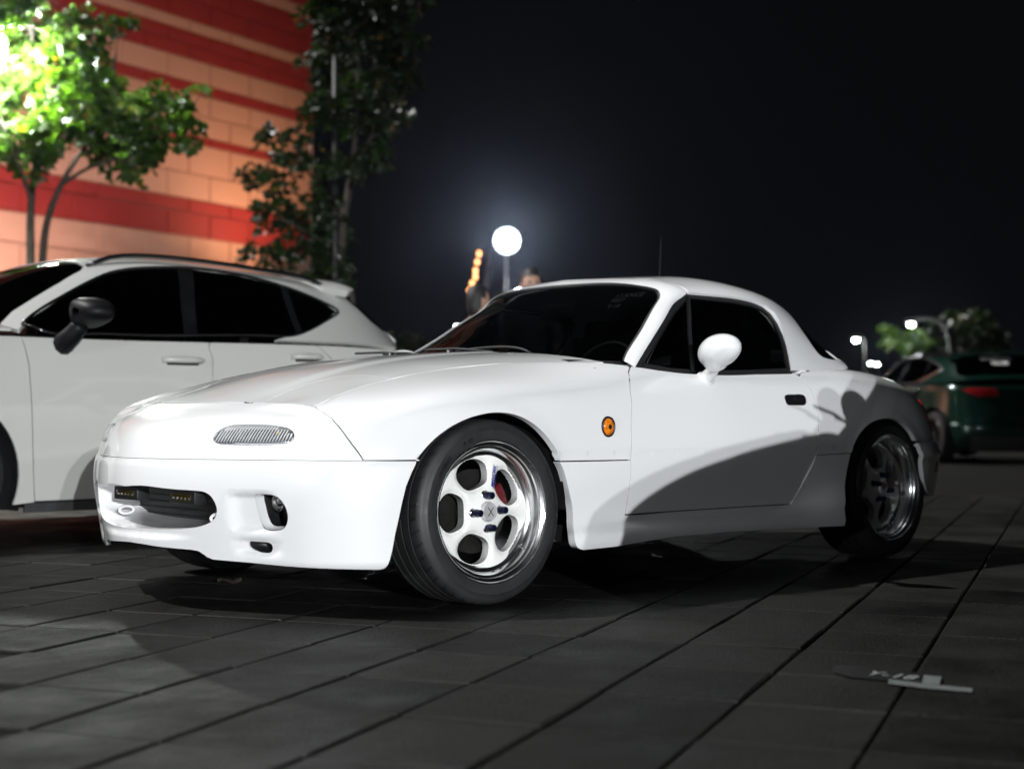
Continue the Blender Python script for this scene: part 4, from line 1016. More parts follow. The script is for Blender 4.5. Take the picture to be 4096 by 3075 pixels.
    # wheels
    for x in (0, 2.45):
        for sg in (-1, 1):
            w = empty('wheel', (x, sg * .775, .318)); w.parent = c
            if sg > 0: w.rotation_euler = (0, 0, math.pi)
            lathe('tyre', [(.215, .09), (.235, .105), (.28, .108), (.31, .095), (.318, .06), (.318, -.06), (.31, -.095), (.28, -.108), (.235, -.105), (.225, -.098)], TYRE, w, n=48)
            rm = lathe('rim', [(.20, .09), (.20, -.05), (.215, -.09), (.228, -.104), (.232, -.10)], DARKWHEEL, w, n=48)
            bm = bmesh.new()
            for k in range(10):
                a = 2 * math.pi * k / 10; box(bm, (.115 * math.cos(a), -.078, .115 * math.sin(a)), (.20, .02, .026), Matrix.Rotation(-a, 3, 'Y'), bevel=.004)
            bmobj('spokes', bm, DARKWHEEL, w)
            lathe('hub_cap', [(0, -.095), (.04, -.092), (.05, -.07)], DARKWHEEL, w, n=20)
            V = []; Fc = []; m2 = 19
            for i in range(m2):
                a = math.pi * (-.12 + 1.24 * i / (m2 - 1))
                for y in (.87, .5): V.append((x + .41 * math.cos(a), sg * y, .30 + .41 * math.sin(a)))
            for i in range(m2 - 1): Fc.append((2 * i, 2 * i + 1, 2 * i + 3, 2 * i + 2))
            V.append((x, sg * .5, .3)); Fc += [(2 * i + 1, len(V) - 1, 2 * i + 3) for i in range(m2 - 1)]
            mesh('wheel_arch_liner', V, Fc, BLACKP, c)
    bobox('floor_pan', (1.1, 0, .19), (3.4, 1.0, .08), BLACKP, c)
    bobox('floor_middle', (1.22, 0, .195), (1.55, 1.7, .07), BLACKP, c)
    for y in (-.36, .36):
        for x in (1.05, 1.85):
            st = bobox('seat', (x, y, .55), (.5, .5, .18), FABRIC, c, bevel=.05)
            bobox('backrest', (x + .28, y, .86), (.14, .48, .55), FABRIC, st, Matrix.Rotation(math.radians(14), 3, 'Y'), bevel=.05)
    bobox('dashboard', (.55, 0, .88), (.35, 1.4, .2), BLACKP, c, bevel=.05)
    return c
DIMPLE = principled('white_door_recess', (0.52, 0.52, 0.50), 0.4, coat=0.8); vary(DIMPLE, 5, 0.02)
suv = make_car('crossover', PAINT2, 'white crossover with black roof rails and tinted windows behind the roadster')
suv.location = (CX, CY, -.012)
nb = copy_tree(car); nb.name = 'parked_coupe'; nb['label'] = 'dark coupe parked outside the view that shades the rear of the roadster'
nb.location = (-.78, -4.75, -.012); nb.scale = (.86, 1.0, 1.24)
for o in list(nb.children_recursive):
    for s_ in o.material_slots:
        if s_.material is PAINT: s_.link = 'OBJECT'; s_.material = DARKP
grn = make_car('hatchback', GREEN, 'dark green hatchback seen from behind, its sticker on the black rear window', chrome_trim=True)
GD = 18.5
_h = np.array([.566, .824]); _t = -_h; rz = math.atan2(_t[1], _t[0])
_c = on_depth(3790, 1665, GD)
_l = np.array([2.72 * math.cos(rz) + .80 * math.sin(rz), 2.72 * math.sin(rz) - .80 * math.cos(rz)])
grn.location = (_c[0] - _l[0], _c[1] - _l[1], 0); grn.rotation_euler = (0, 0, rz)
for y in (-.52, -.40, .40, .52):
    V, Fc = lathe_data([(.042, .06), (.045, 0), (.040, -.01), (.036, .05), (0, .05)], 20); V = np.array(V)
    mesh('exhaust_tip', np.stack([2.95 - V[:, 1], V[:, 0] + y, V[:, 2] + .24], 1), Fc, CHROME, grn)
WHITEV = principled('white_vinyl', (0.75, 0.75, 0.75), 0.5); vary(WHITEV, 30, 0.05)
for s, sz, dx, dz_ in (('STANCE', .11, -.19, .05), ('CLUB', .09, -.10, -.07)):
    V, Fc = text_polys(s, sz, .1, 1.0, .006)
    a_ = -(V[:, 0] + dx) + .10; b_ = 2.36 - (V[:, 1] + dz_)
    mesh('window_sticker', CTOP.ev(a_, b_) + CTOP.normal(a_, b_) * .004, Fc, WHITEV, grn, smooth=False)
# ------------------------------------------------------------------ paving
random.seed(7); rng = np.random.default_rng(7)
ASPH = principled('ground_base', (0.020, 0.020, 0.019), 0.85, spec=0.08)
PAVE = principled('concrete_paver', (0.040, 0.039, 0.034), 0.62, spec=0.15)
def _pave():
    nt = PAVE.node_tree; n = nt.nodes; l = nt.links; b = n['Principled BSDF']
    geo = n.new('ShaderNodeNewGeometry'); oi = n.new('ShaderNodeObjectInfo')
    big = n.new('ShaderNodeTexNoise'); big.inputs['Scale'].default_value = 2.6; big.inputs['Detail'].default_value = 9; big.inputs['Roughness'].default_value = 0.65
    fine = n.new('ShaderNodeTexNoise'); fine.inputs['Scale'].default_value = 120; fine.inputs['Detail'].default_value = 4
    for t in (big, fine): l.new(geo.outputs['Position'], t.inputs['Vector'])
    mx = n.new('ShaderNodeMath'); mx.operation = 'MULTIPLY'; l.new(big.outputs['Fac'], mx.inputs[0]); l.new(fine.outputs['Fac'], mx.inputs[1])
    ad = n.new('ShaderNodeMath'); ad.operation = 'MULTIPLY_ADD'; ad.inputs[1].default_value = 0.20
    l.new(oi.outputs['Random'], ad.inputs[0]); l.new(mx.outputs[0], ad.inputs[2])
    cr = n.new('ShaderNodeValToRGB'); cr.color_ramp.elements[0].position = 0.19; cr.color_ramp.elements[1].position = 0.47
    cr.color_ramp.elements[0].color = (0.0030, 0.0031, 0.0029, 1); cr.color_ramp.elements[1].color = (0.0135, 0.0135, 0.0124, 1)
    l.new(ad.outputs[0], cr.inputs['Fac']); l.new(cr.outputs['Color'], b.inputs['Base Color'])
    bp = n.new('ShaderNodeBump'); bp.inputs['Strength'].default_value = 1.0; bp.inputs['Distance'].default_value = 0.004
    l.new(fine.outputs['Fac'], bp.inputs['Height']); l.new(bp.outputs['Normal'], b.inputs['Normal'])
    mr = n.new('ShaderNodeMapRange'); mr.inputs['From Min'].default_value = 0.35; mr.inputs['From Max'].default_value = 0.7
    mr.inputs['To Min'].default_value = 0.42; mr.inputs['To Max'].default_value = 0.8
    l.new(big.outputs['Fac'], mr.inputs['Value']); l.new(mr.outputs['Result'], b.inputs['Roughness'])
_pave()
def _base():
    nt = ASPH.node_tree; n = nt.nodes; l = nt.links; b = n['Principled BSDF']
    geo = n.new('ShaderNodeNewGeometry'); mp = n.new('ShaderNodeMapping'); mp.inputs['Rotation'].default_value = (0, 0, math.radians(-25.5))
    l.new(geo.outputs['Position'], mp.inputs['Vector'])
    br = n.new('ShaderNodeTexBrick'); br.offset = 0.0; br.inputs['Scale'].default_value = 1.0
    br.inputs['Brick Width'].default_value = 0.37; br.inputs['Row Height'].default_value = 0.30; br.inputs['Mortar Size'].default_value = 0.006
    br.inputs['Color1'].default_value = (0.016, 0.016, 0.0145, 1); br.inputs['Color2'].default_value = (0.012, 0.012, 0.011, 1); br.inputs['Mortar'].default_value = (0.012, 0.012, 0.011, 1)
    l.new(mp.outputs[0], br.inputs['Vector'])
    no = n.new('ShaderNodeTexNoise'); no.inputs['Scale'].default_value = 0.5; l.new(geo.outputs['Position'], no.inputs['Vector'])
    mu = n.new('ShaderNodeMix'); mu.data_type = 'RGBA'; mu.blend_type = 'MULTIPLY'; mu.inputs['Factor'].default_value = 0.6
    l.new(br.outputs['Color'], mu.inputs[6]); l.new(no.outputs['Color'], mu.inputs[7]); l.new(mu.outputs[2], b.inputs['Base Color'])
_base()
g = mesh('ground', [(-400, -400, -.024), (900, -400, -.024), (900, 900, -.024), (-400, 900, -.024)], [(0, 1, 2, 3)], ASPH, smooth=False)
tag(g, kind='structure')
PA = math.radians(25.5); PU = np.array([math.cos(PA), math.sin(PA)]); PV = np.array([-math.sin(PA), math.cos(PA)])
PL, PW = .37, .30
P0 = np.array([.47, -2.08])
def paver_mesh(k):
    L, W = PL - .0065, PW - .0075; t = .004 + .0015 * rng.random(4)
    x, y = L / 2, W / 2; e = .004
    j = lambda: float(rng.normal(0, .0012))
    top = [(-x + e + j(), -y + e + j(), 0), (x - e + j(), -y + e + j(), 0), (x - e + j(), y - e + j(), 0), (-x + e + j(), y - e + j(), 0)]
    rim = [(-x, -y, -.0035), (x, -y, -.0035), (x, y, -.0035), (-x, y, -.0035)]
    V = top + rim + [(a, b, -.06) for a, b, _ in rim]
    Fc = [(0, 1, 2, 3)] + [(4 + i, 4 + (i + 1) % 4, (i + 1) % 4, i) for i in range(4)] + [(8 + i, 8 + (i + 1) % 4, 4 + (i + 1) % 4, 4 + i) for i in range(4)]
    return V, Fc
PM = []
for k in range(6):
    V, Fc = paver_mesh(k); me = bpy.data.meshes.new('paver'); me.from_pydata(V, [], Fc); me.materials.append(PAVE); PM.append(me)
pav = tag(empty('pavement', (0, 0, -.012)), kind='structure')
cells = []
for i in range(-45, 60):
    for j in range(-40, 60):
        c = P0 + PU * (i + .5) * PL + PV * (j + .5) * PW
        d = np.array([c[0], c[1], 0]) - CAM; z = d @ _F
        if z < 2.2 or z > 11: continue
        px = 2048 + FPX * (d @ _R) / z; py = 1537.5 - FPX * (d @ _U) / z
        if -250 < px < 4350 and py < 3400: cells.append((z, c))
cells.sort(key=lambda q: q[0])
sV, sF = [], []
for n_, (z, c) in enumerate(cells):
    h = float(rng.normal(-.002, .0012)); tx, ty = rng.normal(0, .0035, 2); rz_ = PA + float(rng.normal(0, .003))
    if n_ < 300:
        o = bpy.data.objects.new('paver', PM[int(rng.integers(6))]); COL.objects.link(o); o.parent = pav
        o.location = (c[0], c[1], h); o.rotation_euler = (tx, ty, rz_)
    else:
        M = Matrix.Translation((c[0], c[1], h)) @ Matrix.Rotation(rz_, 4, 'Z') @ Matrix.Rotation(tx, 4, 'X') @ Matrix.Rotation(ty, 4, 'Y')
        V, Fc = paver_mesh(0); b0 = len(sV)
        sV += [tuple(M @ Vector(v)) for v in V]; sF += [tuple(b0 + i for i in f) for f in Fc]
tag(mesh('distant_pavers', sV, sF, PAVE, pav, smooth=False), kind='stuff')
# tape marks and the number tag stuck on the paving
TAPE = principled('grey_cloth_tape', (0.12, 0.135, 0.135), 0.6); vary(TAPE, 60, 0.15, bump=0.1)
TAGBLK = principled('black_tag', (0.010, 0.010, 0.010), 0.45); vary(TAGBLK, 40, 0.2)
TAGTXT = principled('pale_print', (0.22, 0.24, 0.24), 0.6); vary(TAGTXT, 60, 0.1)
def ground_quad(px, py):
    d = ray_dir(px, py); return CAM + d * (-(CAM[2] - .004) / d[2])
def strip(name, pts, z, mat, parent=None):
    P = [ground_quad(*p) for p in pts]; n_ = len(P)
    V = [(p[0], p[1], z) for p in P] + [(p[0], p[1], z - .0008) for p in P]
    return mesh(name, V, [tuple(range(n_))[::-1]] + [(i, (i + 1) % n_, n_ + (i + 1) % n_, n_ + i) for i in range(n_)], mat, parent, smooth=False)
tg = empty('number_tag', (0, 0, -.0135), label='black floor tag with pale lettering beside the grey tape', cat='tag')
q = [(3335, 2640), (3370, 2635), (3690, 2668), (3680, 2705), (3400, 2682), (3330, 2662)]
strip('backing', q, .0045, TAGBLK, tg)
a0 = ground_quad(3455, 2673); a1 = ground_quad(3650, 2694); du = (a1 - a0); ln = np.linalg.norm(du); du /= ln; dvv = np.array([-du[1], du[0], 0])
V, Fc = text_polys('Y-18', .075, 0, 1.1, .0015); V[:, 0] *= ln / V[:, 0].max()
mesh('lettering', [(a0 + du * v[0] + dvv * v[1])[:2].tolist() + [.0055] for v in V], Fc, TAGTXT, tg, smooth=False)
tp = empty('tape_mark', (0, 0, -.0150), label='grey tape cross stuck across two pavers', cat='tape')
strip('tape_strip', [(3555, 2692), (3720, 2712), (3890, 2727), (3888, 2742), (3715, 2728), (3552, 2708)], .0065, TAPE, tp)
strip('tape_patch', [(3695, 2678), (3765, 2684), (3758, 2717), (3686, 2710)], .0078, TAPE, tp)
# a curled dead leaf
LEAFB = principled('dead_leaf', (0.010, 0.005, 0.0035), 0.9); vary(LEAFB, 30, 0.35)
u = np.linspace(0, 1, 12); V = []; Fc = []
for i, t in enumerate(u):
    w = .032 * math.sin(math.pi * min(1, t * 1.02)) ** .8 * (1 - .3 * t)
    for k in (-1, -.5, 0, .5, 1): V.append((t * .12 - .06, k * w, .006 + .016 * abs(k) ** 1.5 + .008 * math.sin(t * 7 + k)))
for i in range(11):
    for k in range(4): Fc.append((i * 5 + k, i * 5 + k + 1, i * 5 + k + 6, i * 5 + k + 5))
lf = mesh('fallen_leaf', V, Fc, LEAFB); lf.location = (-.256, .26, -.012); lf.rotation_euler = (0, 0, -.6); lf.scale = (.7, .7, .7)
tag(lf, 'curled brown dead leaf on the pavers below the front bumper', 'leaf')

# ------------------------------------------------------------------ building with striped cladding
PEACH = principled('peach_cladding', (0.62, 0.34, 0.26), 0.6); vary(PEACH, 0.8, 0.05, bump=0.04, bscale=60)
REDC = principled('red_cladding', (0.34, 0.035, 0.035), 0.55); vary(REDC, 0.9, 0.08, bump=0.04, bscale=60)
WALLB = principled('pale_joint_backing', (0.50, 0.30, 0.25), 0.7); vary(WALLB, 3, 0.06)
DW = _F0 * .85 + _R * .527; DW /= np.linalg.norm(DW); NW = np.array([DW[1], -DW[0], 0.0])
W0 = on_depth(293, 1665, 27.2); W0[2] = 0
bld = empty('building', W0, math.atan2(DW[1], DW[0]), 'large building clad in red and peach panel stripes', 'building')
# local: x along the wall (receding), -y towards the camera side
bobox('wall', (-9.0 + .9, 6.08, 6.5), (30.0, 12, 13.0), WALLB, bld)
rows = [(2.0, 2.55, 0), (2.55, 3.10, 0), (3.10, 3.66, 0), (3.66, 4.21, 0), (4.21, 4.71, 1), (4.71, 4.98, 1), (4.98, 5.50, 0), (5.50, 6.12, 0), (6.12, 6.29, 1), (6.29, 6.72, 0), (6.72, 7.14, 0), (7.14, 7.37, 1), (7.37, 7.83, 0), (7.83, 8.12, 1), (8.12, 8.39, 1), (8.39, 8.62, 0), (8.62, 9.05, 1), (9.05, 9.5, 1), (9.5, 9.75, 0), (9.75, 10.3, 1), (10.3, 10.9, 1)]
pm = {}
def cladding(w, h, mat, d=.05):
    key = (round(w, 3), round(h, 3), mat.name)
    if key not in pm:
        bm = bmesh.new(); box(bm, (0, 0, 0), (w, d, h), bevel=.006); me = bpy.data.meshes.new('cladding_panel'); bm.to_mesh(me); bm.free(); me.materials.append(mat); pm[key] = me
    return pm[key]
for z0, z1, k in rows:
    off = .6 if (rows.index((z0, z1, k)) % 2) else 0.0
    x = -7.2 - off
    while x < 6.9 - .05:
        x1 = min(x + 1.2, 6.9)
        if x1 - x > .15:
            o = bpy.data.objects.new('cladding_panel', cladding(x1 - x - .03, z1 - z0 - .026, REDC if k else PEACH)); COL.objects.link(o); o.parent = bld
            o.location = ((x + x1) / 2, .052 + float(rng.normal(0, .002)), (z0 + z1) / 2)
        x = x1

# ------------------------------------------------------------------ trees
def leaf_mat(name, c1, c2, tr=0.25):
    m = principled(name, c1, 0.38, spec=0.6)
    nt = m.node_tree; n = nt.nodes; l = nt.links; b = n['Principled BSDF']
    geo = n.new('ShaderNodeNewGeometry'); cr = n.new('ShaderNodeValToRGB')
    cr.color_ramp.elements[0].color = (*c1, 1); cr.color_ramp.elements[1].color = (*c2, 1)
    e = cr.color_ramp.elements.new(0.985); e.color = (*c2, 1); cr.color_ramp.elements[-1].color = (0.30, 0.16, 0.02, 1)
    l.new(geo.outputs['Random Per Island'], cr.inputs['Fac']); l.new(cr.outputs['Color'], b.inputs['Base Color'])
    t = n.new('ShaderNodeBsdfTranslucent'); mixs = n.new('ShaderNodeMixShader'); mixs.inputs[0].default_value = tr
    g_ = n.new('ShaderNodeMix'); g_.data_type = 'RGBA'; g_.blend_type = 'MULTIPLY'; g_.inputs['Factor'].default_value = 1.0
    g_.inputs[7].default_value = (1.5, 1.9, 0.5, 1); l.new(cr.outputs['Color'], g_.inputs[6]); l.new(g_.outputs[2], t.inputs['Color'])
    o = n['Material Output']; l.new(b.outputs[0], mixs.inputs[1]); l.new(t.outputs[0], mixs.inputs[2]); l.new(mixs.outputs[0], o.inputs['Surface'])
    return m
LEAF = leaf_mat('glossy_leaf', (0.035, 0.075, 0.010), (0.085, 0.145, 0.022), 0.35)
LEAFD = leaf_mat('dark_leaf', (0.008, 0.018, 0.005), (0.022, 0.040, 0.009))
BARK = principled('bark', (0.075, 0.062, 0.05), 0.85); vary(BARK, 25, 0.3, bump=0.4, bscale=60)
def leaf_cloud(blobs, leaf, n_per, seed, depth_sd):
    """blobs: (centre, radius); leaves sit in small rosettes facing outward and up"""
    r = np.random.default_rng(seed); V = []; Fc = []
    for c, rad in blobs:
        k = max(3, int(n_per * (rad / .35) ** 2))
        for _ in range(k):
            d = r.normal(size=3); d /= np.linalg.norm(d); q = c + d * rad * r.random() ** .45 * np.array([1, 1, .9])
            ax = d * .6 + np.array([0, 0, .5]) + r.normal(0, .35, 3); ax /= np.linalg.norm(ax)
            ref = np.cross(ax, r.normal(size=3)); ref /= np.linalg.norm(ref); bi = np.cross(ax, ref)
            nl = int(r.integers(5, 9)); ph = r.random() * 6.28
            for i in range(nl):
                a = ph + i * 2.4; el = .25 + .9 * r.random()
                dr = (math.cos(a) * ref + math.sin(a) * bi) * math.cos(el * .8) + ax * math.sin(el * .8); dr /= np.linalg.norm(dr)
                sd = np.cross(dr, ax); sd /= np.linalg.norm(sd) + 1e-9; up = np.cross(sd, dr)
                L = leaf * (.7 + .6 * r.random()); w = L * (.24 + .1 * r.random())
                b0 = len(V); p = q + dr * .012
                V += [p, p + dr * L * .45 + sd * w * .8 + up * .012, p + dr * L * .8 + sd * w + up * .016, p + dr * L - up * .01, p + dr * L * .8 - sd * w + up * .016, p + dr * L * .45 - sd * w * .8 + up * .012, p + dr * L * .55]
                Fc += [(b0, b0 + 6, b0 + 2, b0 + 1), (b0 + 6, b0 + 3, b0 + 2), (b0, b0 + 5, b0 + 4, b0 + 6), (b0 + 6, b0 + 4, b0 + 3)]
    return V, Fc
kS = 4096 / 2212
def SP(x, y, D): return on_depth(x * kS, y * kS, D)
def tree(name, label, D, stems, blobs, mat, n_per, leaf, seed, sd):
    base = SP(stems[0][0][0], 1000, D); base = CAM + (base - CAM); base[2] = 0
    t = empty(name, base, label=label, cat='tree', group='young trees by the building')
    r = np.random.default_rng(seed)
    for st in stems:
        pts = [SP(x, y, D + dd) for x, y, rr, dd in st]; rad = [rr for x, y, rr, dd in st]
        if len(st[0]) and st[0][1] > 540:
            p = pts[0].copy(); p[2] = -.02; pts = [p] + pts; rad = [rad[0] * 1.25] + rad
        P = curve(np.array(pts), 8 * len(pts)); rr = np.interp(np.linspace(0, 1, len(P)), np.linspace(0, 1, len(rad)), rad)
        tube('trunk' if st is stems[0] or st[0][1] > 540 else 'branch', P - base, rr, BARK, t, n=9)
    B = []
    for x, y, rad in blobs:
        B.append((SP(x, y, D + r.normal(0, sd)) - base, rad * D / 3184))
    # twigs running out to the clumps
    V, Fc = leaf_cloud(B, leaf, n_per, seed, sd)
    mesh('crown', V, Fc, mat, t, smooth=False)
    tv, tf = [], []
    ax = np.array([SP(x, y, D + dd) - base for st in stems for x, y, rr, dd in st])
    for c, rad in B:
        k = np.argmin(((ax - c) ** 2).sum(1)); s = ax[k]; m = (s + c) / 2 + r.normal(0, .04, 3) - np.array([0, 0, .05])
        v, f = tube_data(curve([s, m, c], 7), np.linspace(.014, .004, 7), 5); b0 = len(tv); tv += list(v); tf += [tuple(b0 + i for i in q) for q in f]
    mesh('twigs', tv, tf, BARK, t)['kind'] = 'stuff'
    return t
tree('tree', 'leafy young tree with two thin stems, brightly lit at the left edge', 14.0,
     [[(66, 560, .045, 0), (68, 430, .040, 0), (80, 300, .032, .1), (72, 180, .022, .1), (70, 60, .012, .2)],
      [(92, 562, .045, .1), (104, 470, .040, .1), (132, 400, .034, .15), (175, 330, .026, .2), (245, 255, .016, .3), (300, 210, .008, .3)],
      [(68, 430, .026, 0), (30, 330, .018, -.2), (-10, 230, .010, -.2)], [(132, 400, .022, .15), (200, 360, .016, 0), (290, 330, .010, -.1), (360, 280, .006, -.1)],
      [(80, 300, .016, .1), (130, 200, .010, .1), (175, 100, .006, .1)], [(245, 255, .010, .3), (250, 120, .007, .3), (256, 75, .004, .3)]],
     [(60, 60, 60), (20, 20, 60), (20, 130, 70), (130, 120, 62), (190, 120, 55), (95, 225, 70), (175, 215, 72), (30, 300, 52), (110, 300, 62), (235, 190, 52), (222, 285, 62), (290, 255, 60), (325, 320, 52), (368, 250, 42), (400, 290, 34), (432, 208, 14), (405, 222, 18), (300, 365, 40), (243, 345, 44), (165, 55, 42), (-50, 200, 90), (-70, 60, 90), (-60, 330, 70), (252, 60, 20), (232, 55, 15), (275, 60, 14), (340, 215, 30), (60, 360, 36)],
     LEAF, 85, .098, 3, .35)
tree('tree', 'tall dark leafy tree with pale stems at the right end of the building', 16.5,
     [[(735, 610, .055, 0), (742, 480, .048, 0), (758, 380, .040, 0), (770, 250, .030, .1), (775, 120, .020, .1), (780, 0, .012, .1), (785, -80, .008, .1)],
      [(742, 480, .026, 0), (690, 400, .018, -.1), (620, 330, .010, -.2)], [(735, 560, .024, 0), (660, 500, .016, -.2), (580, 460, .009, -.3)],
      [(758, 380, .022, 0), (800, 300, .014, .1), (850, 230, .008, .1)]],
     [(760, 40, 95), (700, 60, 60), (830, 60, 70), (820, 150, 80), (700, 150, 60), (780, 250, 80), (705, 250, 58), (640, 325, 48), (583, 305, 30), (548, 380, 42), (610, 390, 46), (720, 375, 48), (800, 350, 48), (850, 260, 44), (870, 100, 50), (900, 110, 30), (640, 460, 50), (570, 470, 42), (700, 460, 44), (650, 535, 54), (535, 550, 28), (585, 560, 36), (700, 555, 44), (735, 590, 36), (690, 600, 36), (740, 520, 30), (765, -60, 110), (850, -20, 80), (880, 180, 34)],
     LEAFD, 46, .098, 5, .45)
stk = empty('tree_stake', SP(722, 1000, 16.2), label='thin pale support stake beside the tall dark tree', cat='stake')
_b = np.array(stk.location); stk.location = (_b[0], _b[1], 0)
STEEL = principled('galvanised_steel', (0.06, 0.06, 0.06), 0.5, metal=0.6); vary(STEEL, 15, 0.15)
h_ = SP(722, 110, 16.2)[2]
tube('pole', [(0, 0, 0), (0, 0, h_ / 2), (0, 0, h_)], .032, STEEL, stk, n=10)
lathe_ = lathe('cap', [(0, h_ + .01), (.03, h_ + .008), (.035, h_ - .02)], STEEL, stk, n=12)
lathe_.rotation_euler = (math.pi / 2, 0, 0)
# distant greenery on the right
tree('tree', 'low tree with yellow-green lit crown under the arched street lamp', 40.0, [[(1968, 775, .07, 0), (1966, 745, .05, 0)]],
     [(1925, 728, 16), (1945, 738, 18), (1965, 752, 20), (1990, 748, 16), (1975, 730, 12), (2005, 752, 12)], LEAF, 22, .22, 8, .3)['group'] = 'trees beyond the car park'
tree('tree', 'dark broad tree at the right edge behind the green hatchback', 48.0, [[(2075, 790, .14, 0), (2078, 740, .10, 0)]],
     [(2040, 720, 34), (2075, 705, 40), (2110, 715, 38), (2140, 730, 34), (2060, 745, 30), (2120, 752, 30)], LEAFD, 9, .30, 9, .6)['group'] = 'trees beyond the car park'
tree('bush', 'small dark bush just right of the crossover tail', 26.0, [[(868, 790, .05, 0), (868, 770, .04, 0)]],
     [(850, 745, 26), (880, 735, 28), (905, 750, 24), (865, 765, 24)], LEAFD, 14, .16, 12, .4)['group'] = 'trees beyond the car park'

# ------------------------------------------------------------------ lamps
def emit(name, col, s):
    m = bpy.data.materials.new(name); m.use_nodes = True; nt = m.node_tree; nt.nodes.clear()
    o = nt.nodes.new('ShaderNodeOutputMaterial'); e = nt.nodes.new('ShaderNodeEmission'); e.inputs[0].default_value = (*col, 1); e.inputs[1].default_value = s
    nt.links.new(e.outputs[0], o.inputs[0]); return m
LAMPW = emit('cool_white_led', (0.86, 0.94, 1.0), 260); LAMPS = emit('street_lamp_led', (0.90, 1.0, 0.97), 60); LAMPO = emit('warm_bulb', (1.0, 0.42, 0.16), 5)
GLARE_MID = emit('led_glare_mid', (0.86, 0.94, 1.0), 60.0); GLARE_EDGE = emit('led_glare_edge', (0.86, 0.94, 1.0), 7.0)  # emission graded down towards the rim paints a soft edge of glare
LAMPT = emit('tree_flood_led', (0.90, 1.0, 0.95), 60)
POLE = principled('painted_pole', (0.35, 0.36, 0.38), 0.5); vary(POLE, 6, 0.08)
def point_light(parent, loc, W, col, rad=.1, spot=None, target=None):
    L = bpy.data.lights.new('lamp_light', 'SPOT' if spot else 'POINT'); L.energy = W; L.color = col; L.shadow_soft_size = rad
    o = bpy.data.objects.new('lamp_light', L); COL.objects.link(o); o.parent = parent; o.location = loc
    if spot:
        L.spot_size = spot; L.spot_blend = 1.0
        d = Vector(target) - (Vector(parent.location) + Vector(loc)); o.rotation_euler = d.to_track_quat('-Z', 'Y').to_euler()
    return o
def flood(name, label, pos, aim, W, col, size=.5, mat=None, rad=.1, spot=None, heads=1, target=None):
    """mast with flood heads; pos = lamp position, aim = direction it faces"""
    pos = np.asarray(pos, float); t = empty(name, (pos[0], pos[1], 0), label=label, cat='floodlight')
    aim = np.asarray(aim, float); aim = aim / np.linalg.norm(aim)
    mx_, my_ = -aim[0] * .6, -aim[1] * .6
    tube('mast', [(mx_, my_, 0), (mx_, my_, pos[2] * .5), (mx_, my_, pos[2] + .1)], [.07, .06, .05], BLACKP, t, n=12)
    q = Vector(aim).to_track_quat('-Y', 'Z').to_matrix()
    hd_ = bobox('lamp_head', (-aim[0] * .08, -aim[1] * .08, pos[2] - aim[2] * .08), (size * .9, .12, size * .9), BLACKP, t, rot=q, bevel=.01)
    bobox('yoke', (mx_ * .55, my_ * .55, pos[2]), (.08, abs(mx_) + abs(my_), .08), BLACKP, t, rot=q)
    qn = np.array(q)
    for ring_, cnt_ in ((0, 1), (.33, 6), (.66, 12), (1.0, 18)):
        for k_ in range(cnt_):
            u_, w_ = ring_ * math.cos(6.2832 * k_ / cnt_), ring_ * math.sin(6.2832 * k_ / cnt_)
            V, Fc = lathe_data([(0, -.02), (size * .060, -.012), (size * .068, .01), (0, .01)], 10); V = (np.array(V) + np.array((u_ * size * .50, 0, w_ * size * .50))) @ qn.T
            rr_ = u_ * u_ + w_ * w_
            mesh('led_module', V + np.array((0, 0, pos[2])), Fc, mat or (LAMPW if rr_ < .3 else GLARE_MID if rr_ < .8 else GLARE_EDGE), hd_)
    if W: point_light(t, (aim[0] * .1, aim[1] * .1, pos[2] + aim[2] * .1), W, col, rad, spot, target)
    return t
CW = (0.97, 0.99, 1.0)
# the bright flood seen over the roadster, the one behind the left tree
pB = SP(1095, 520, 42.0)
flood('flood_tower', 'blazing white floodlight on a tower above the roadster windscreen', pB, CAM + np.array([0, 0, 1.0]) - pB, 2600, CW, size=.66)
pA = SP(-14, 118, 13.4)
flood('floodlight', 'white floodlight glaring through the leaves of the left tree', pA, np.array([.75, .1, -.05]), 650, (.93, 1.0, .93), size=.36, mat=LAMPT, rad=.12)
# floods behind the camera: the two that make the double shadow on the door, and an added fill lamp further left
flood('floodlight_mast', 'floodlight mast behind the photographer, right hand of two', (-11.2, -22.3, 3.4), np.array([.45, .87, -.1]), KEY1, CW, mat=LAMPW, rad=.05, spot=math.radians(27), target=(1.0, 0.3, -.4))
flood('floodlight_mast', 'floodlight mast behind the photographer, left hand of two', (-10.4, -22.6, 3.38), np.array([.42, .88, -.1]), KEY2, CW, mat=LAMPW, rad=.05, spot=math.radians(27), target=(1.0, 0.3, -.4))
flood('floodlight_mast', 'added fill lamp on a mast off to the left facing the roadster nose', (-22.0, -6.5, 3.6), np.array([.95, .28, -.1]), FILL, CW, mat=LAMPW, rad=.1, spot=math.radians(32), target=(1.0, 0.3, -.3))
# warm wash on the facade
wl_ = W0 + DW * 4.6 + NW * 2.2
ww = empty('wall_washer', (wl_[0], wl_[1], 0), label='low warm floodlight washing the striped facade behind the tall tree', cat='floodlight')
bobox('housing', (0, 0, 3.2), (.3, .3, .12), BLACKP, ww); tube('post', [(0, 0, 0), (0, 0, 1.5), (0, 0, 3.15)], .04, POLE, ww)
point_light(ww, (0, 0, 3.35), WASH * .5, (1.0, 0.62, 0.36), .15, math.radians(120), W0 + DW * 4.2 + np.array([0, 0, 6.5]))
wl2 = W0 + DW * -3.5 + NW * 4.0
w2 = empty('wall_washer', (wl2[0], wl2[1], 0), label='low floodlight washing the striped facade behind the left tree', cat='floodlight')
bobox('housing', (0, 0, 1.2), (.3, .3, .12), BLACKP, w2); tube('post', [(0, 0, 0), (0, 0, .6), (0, 0, 1.15)], .04, POLE, w2)
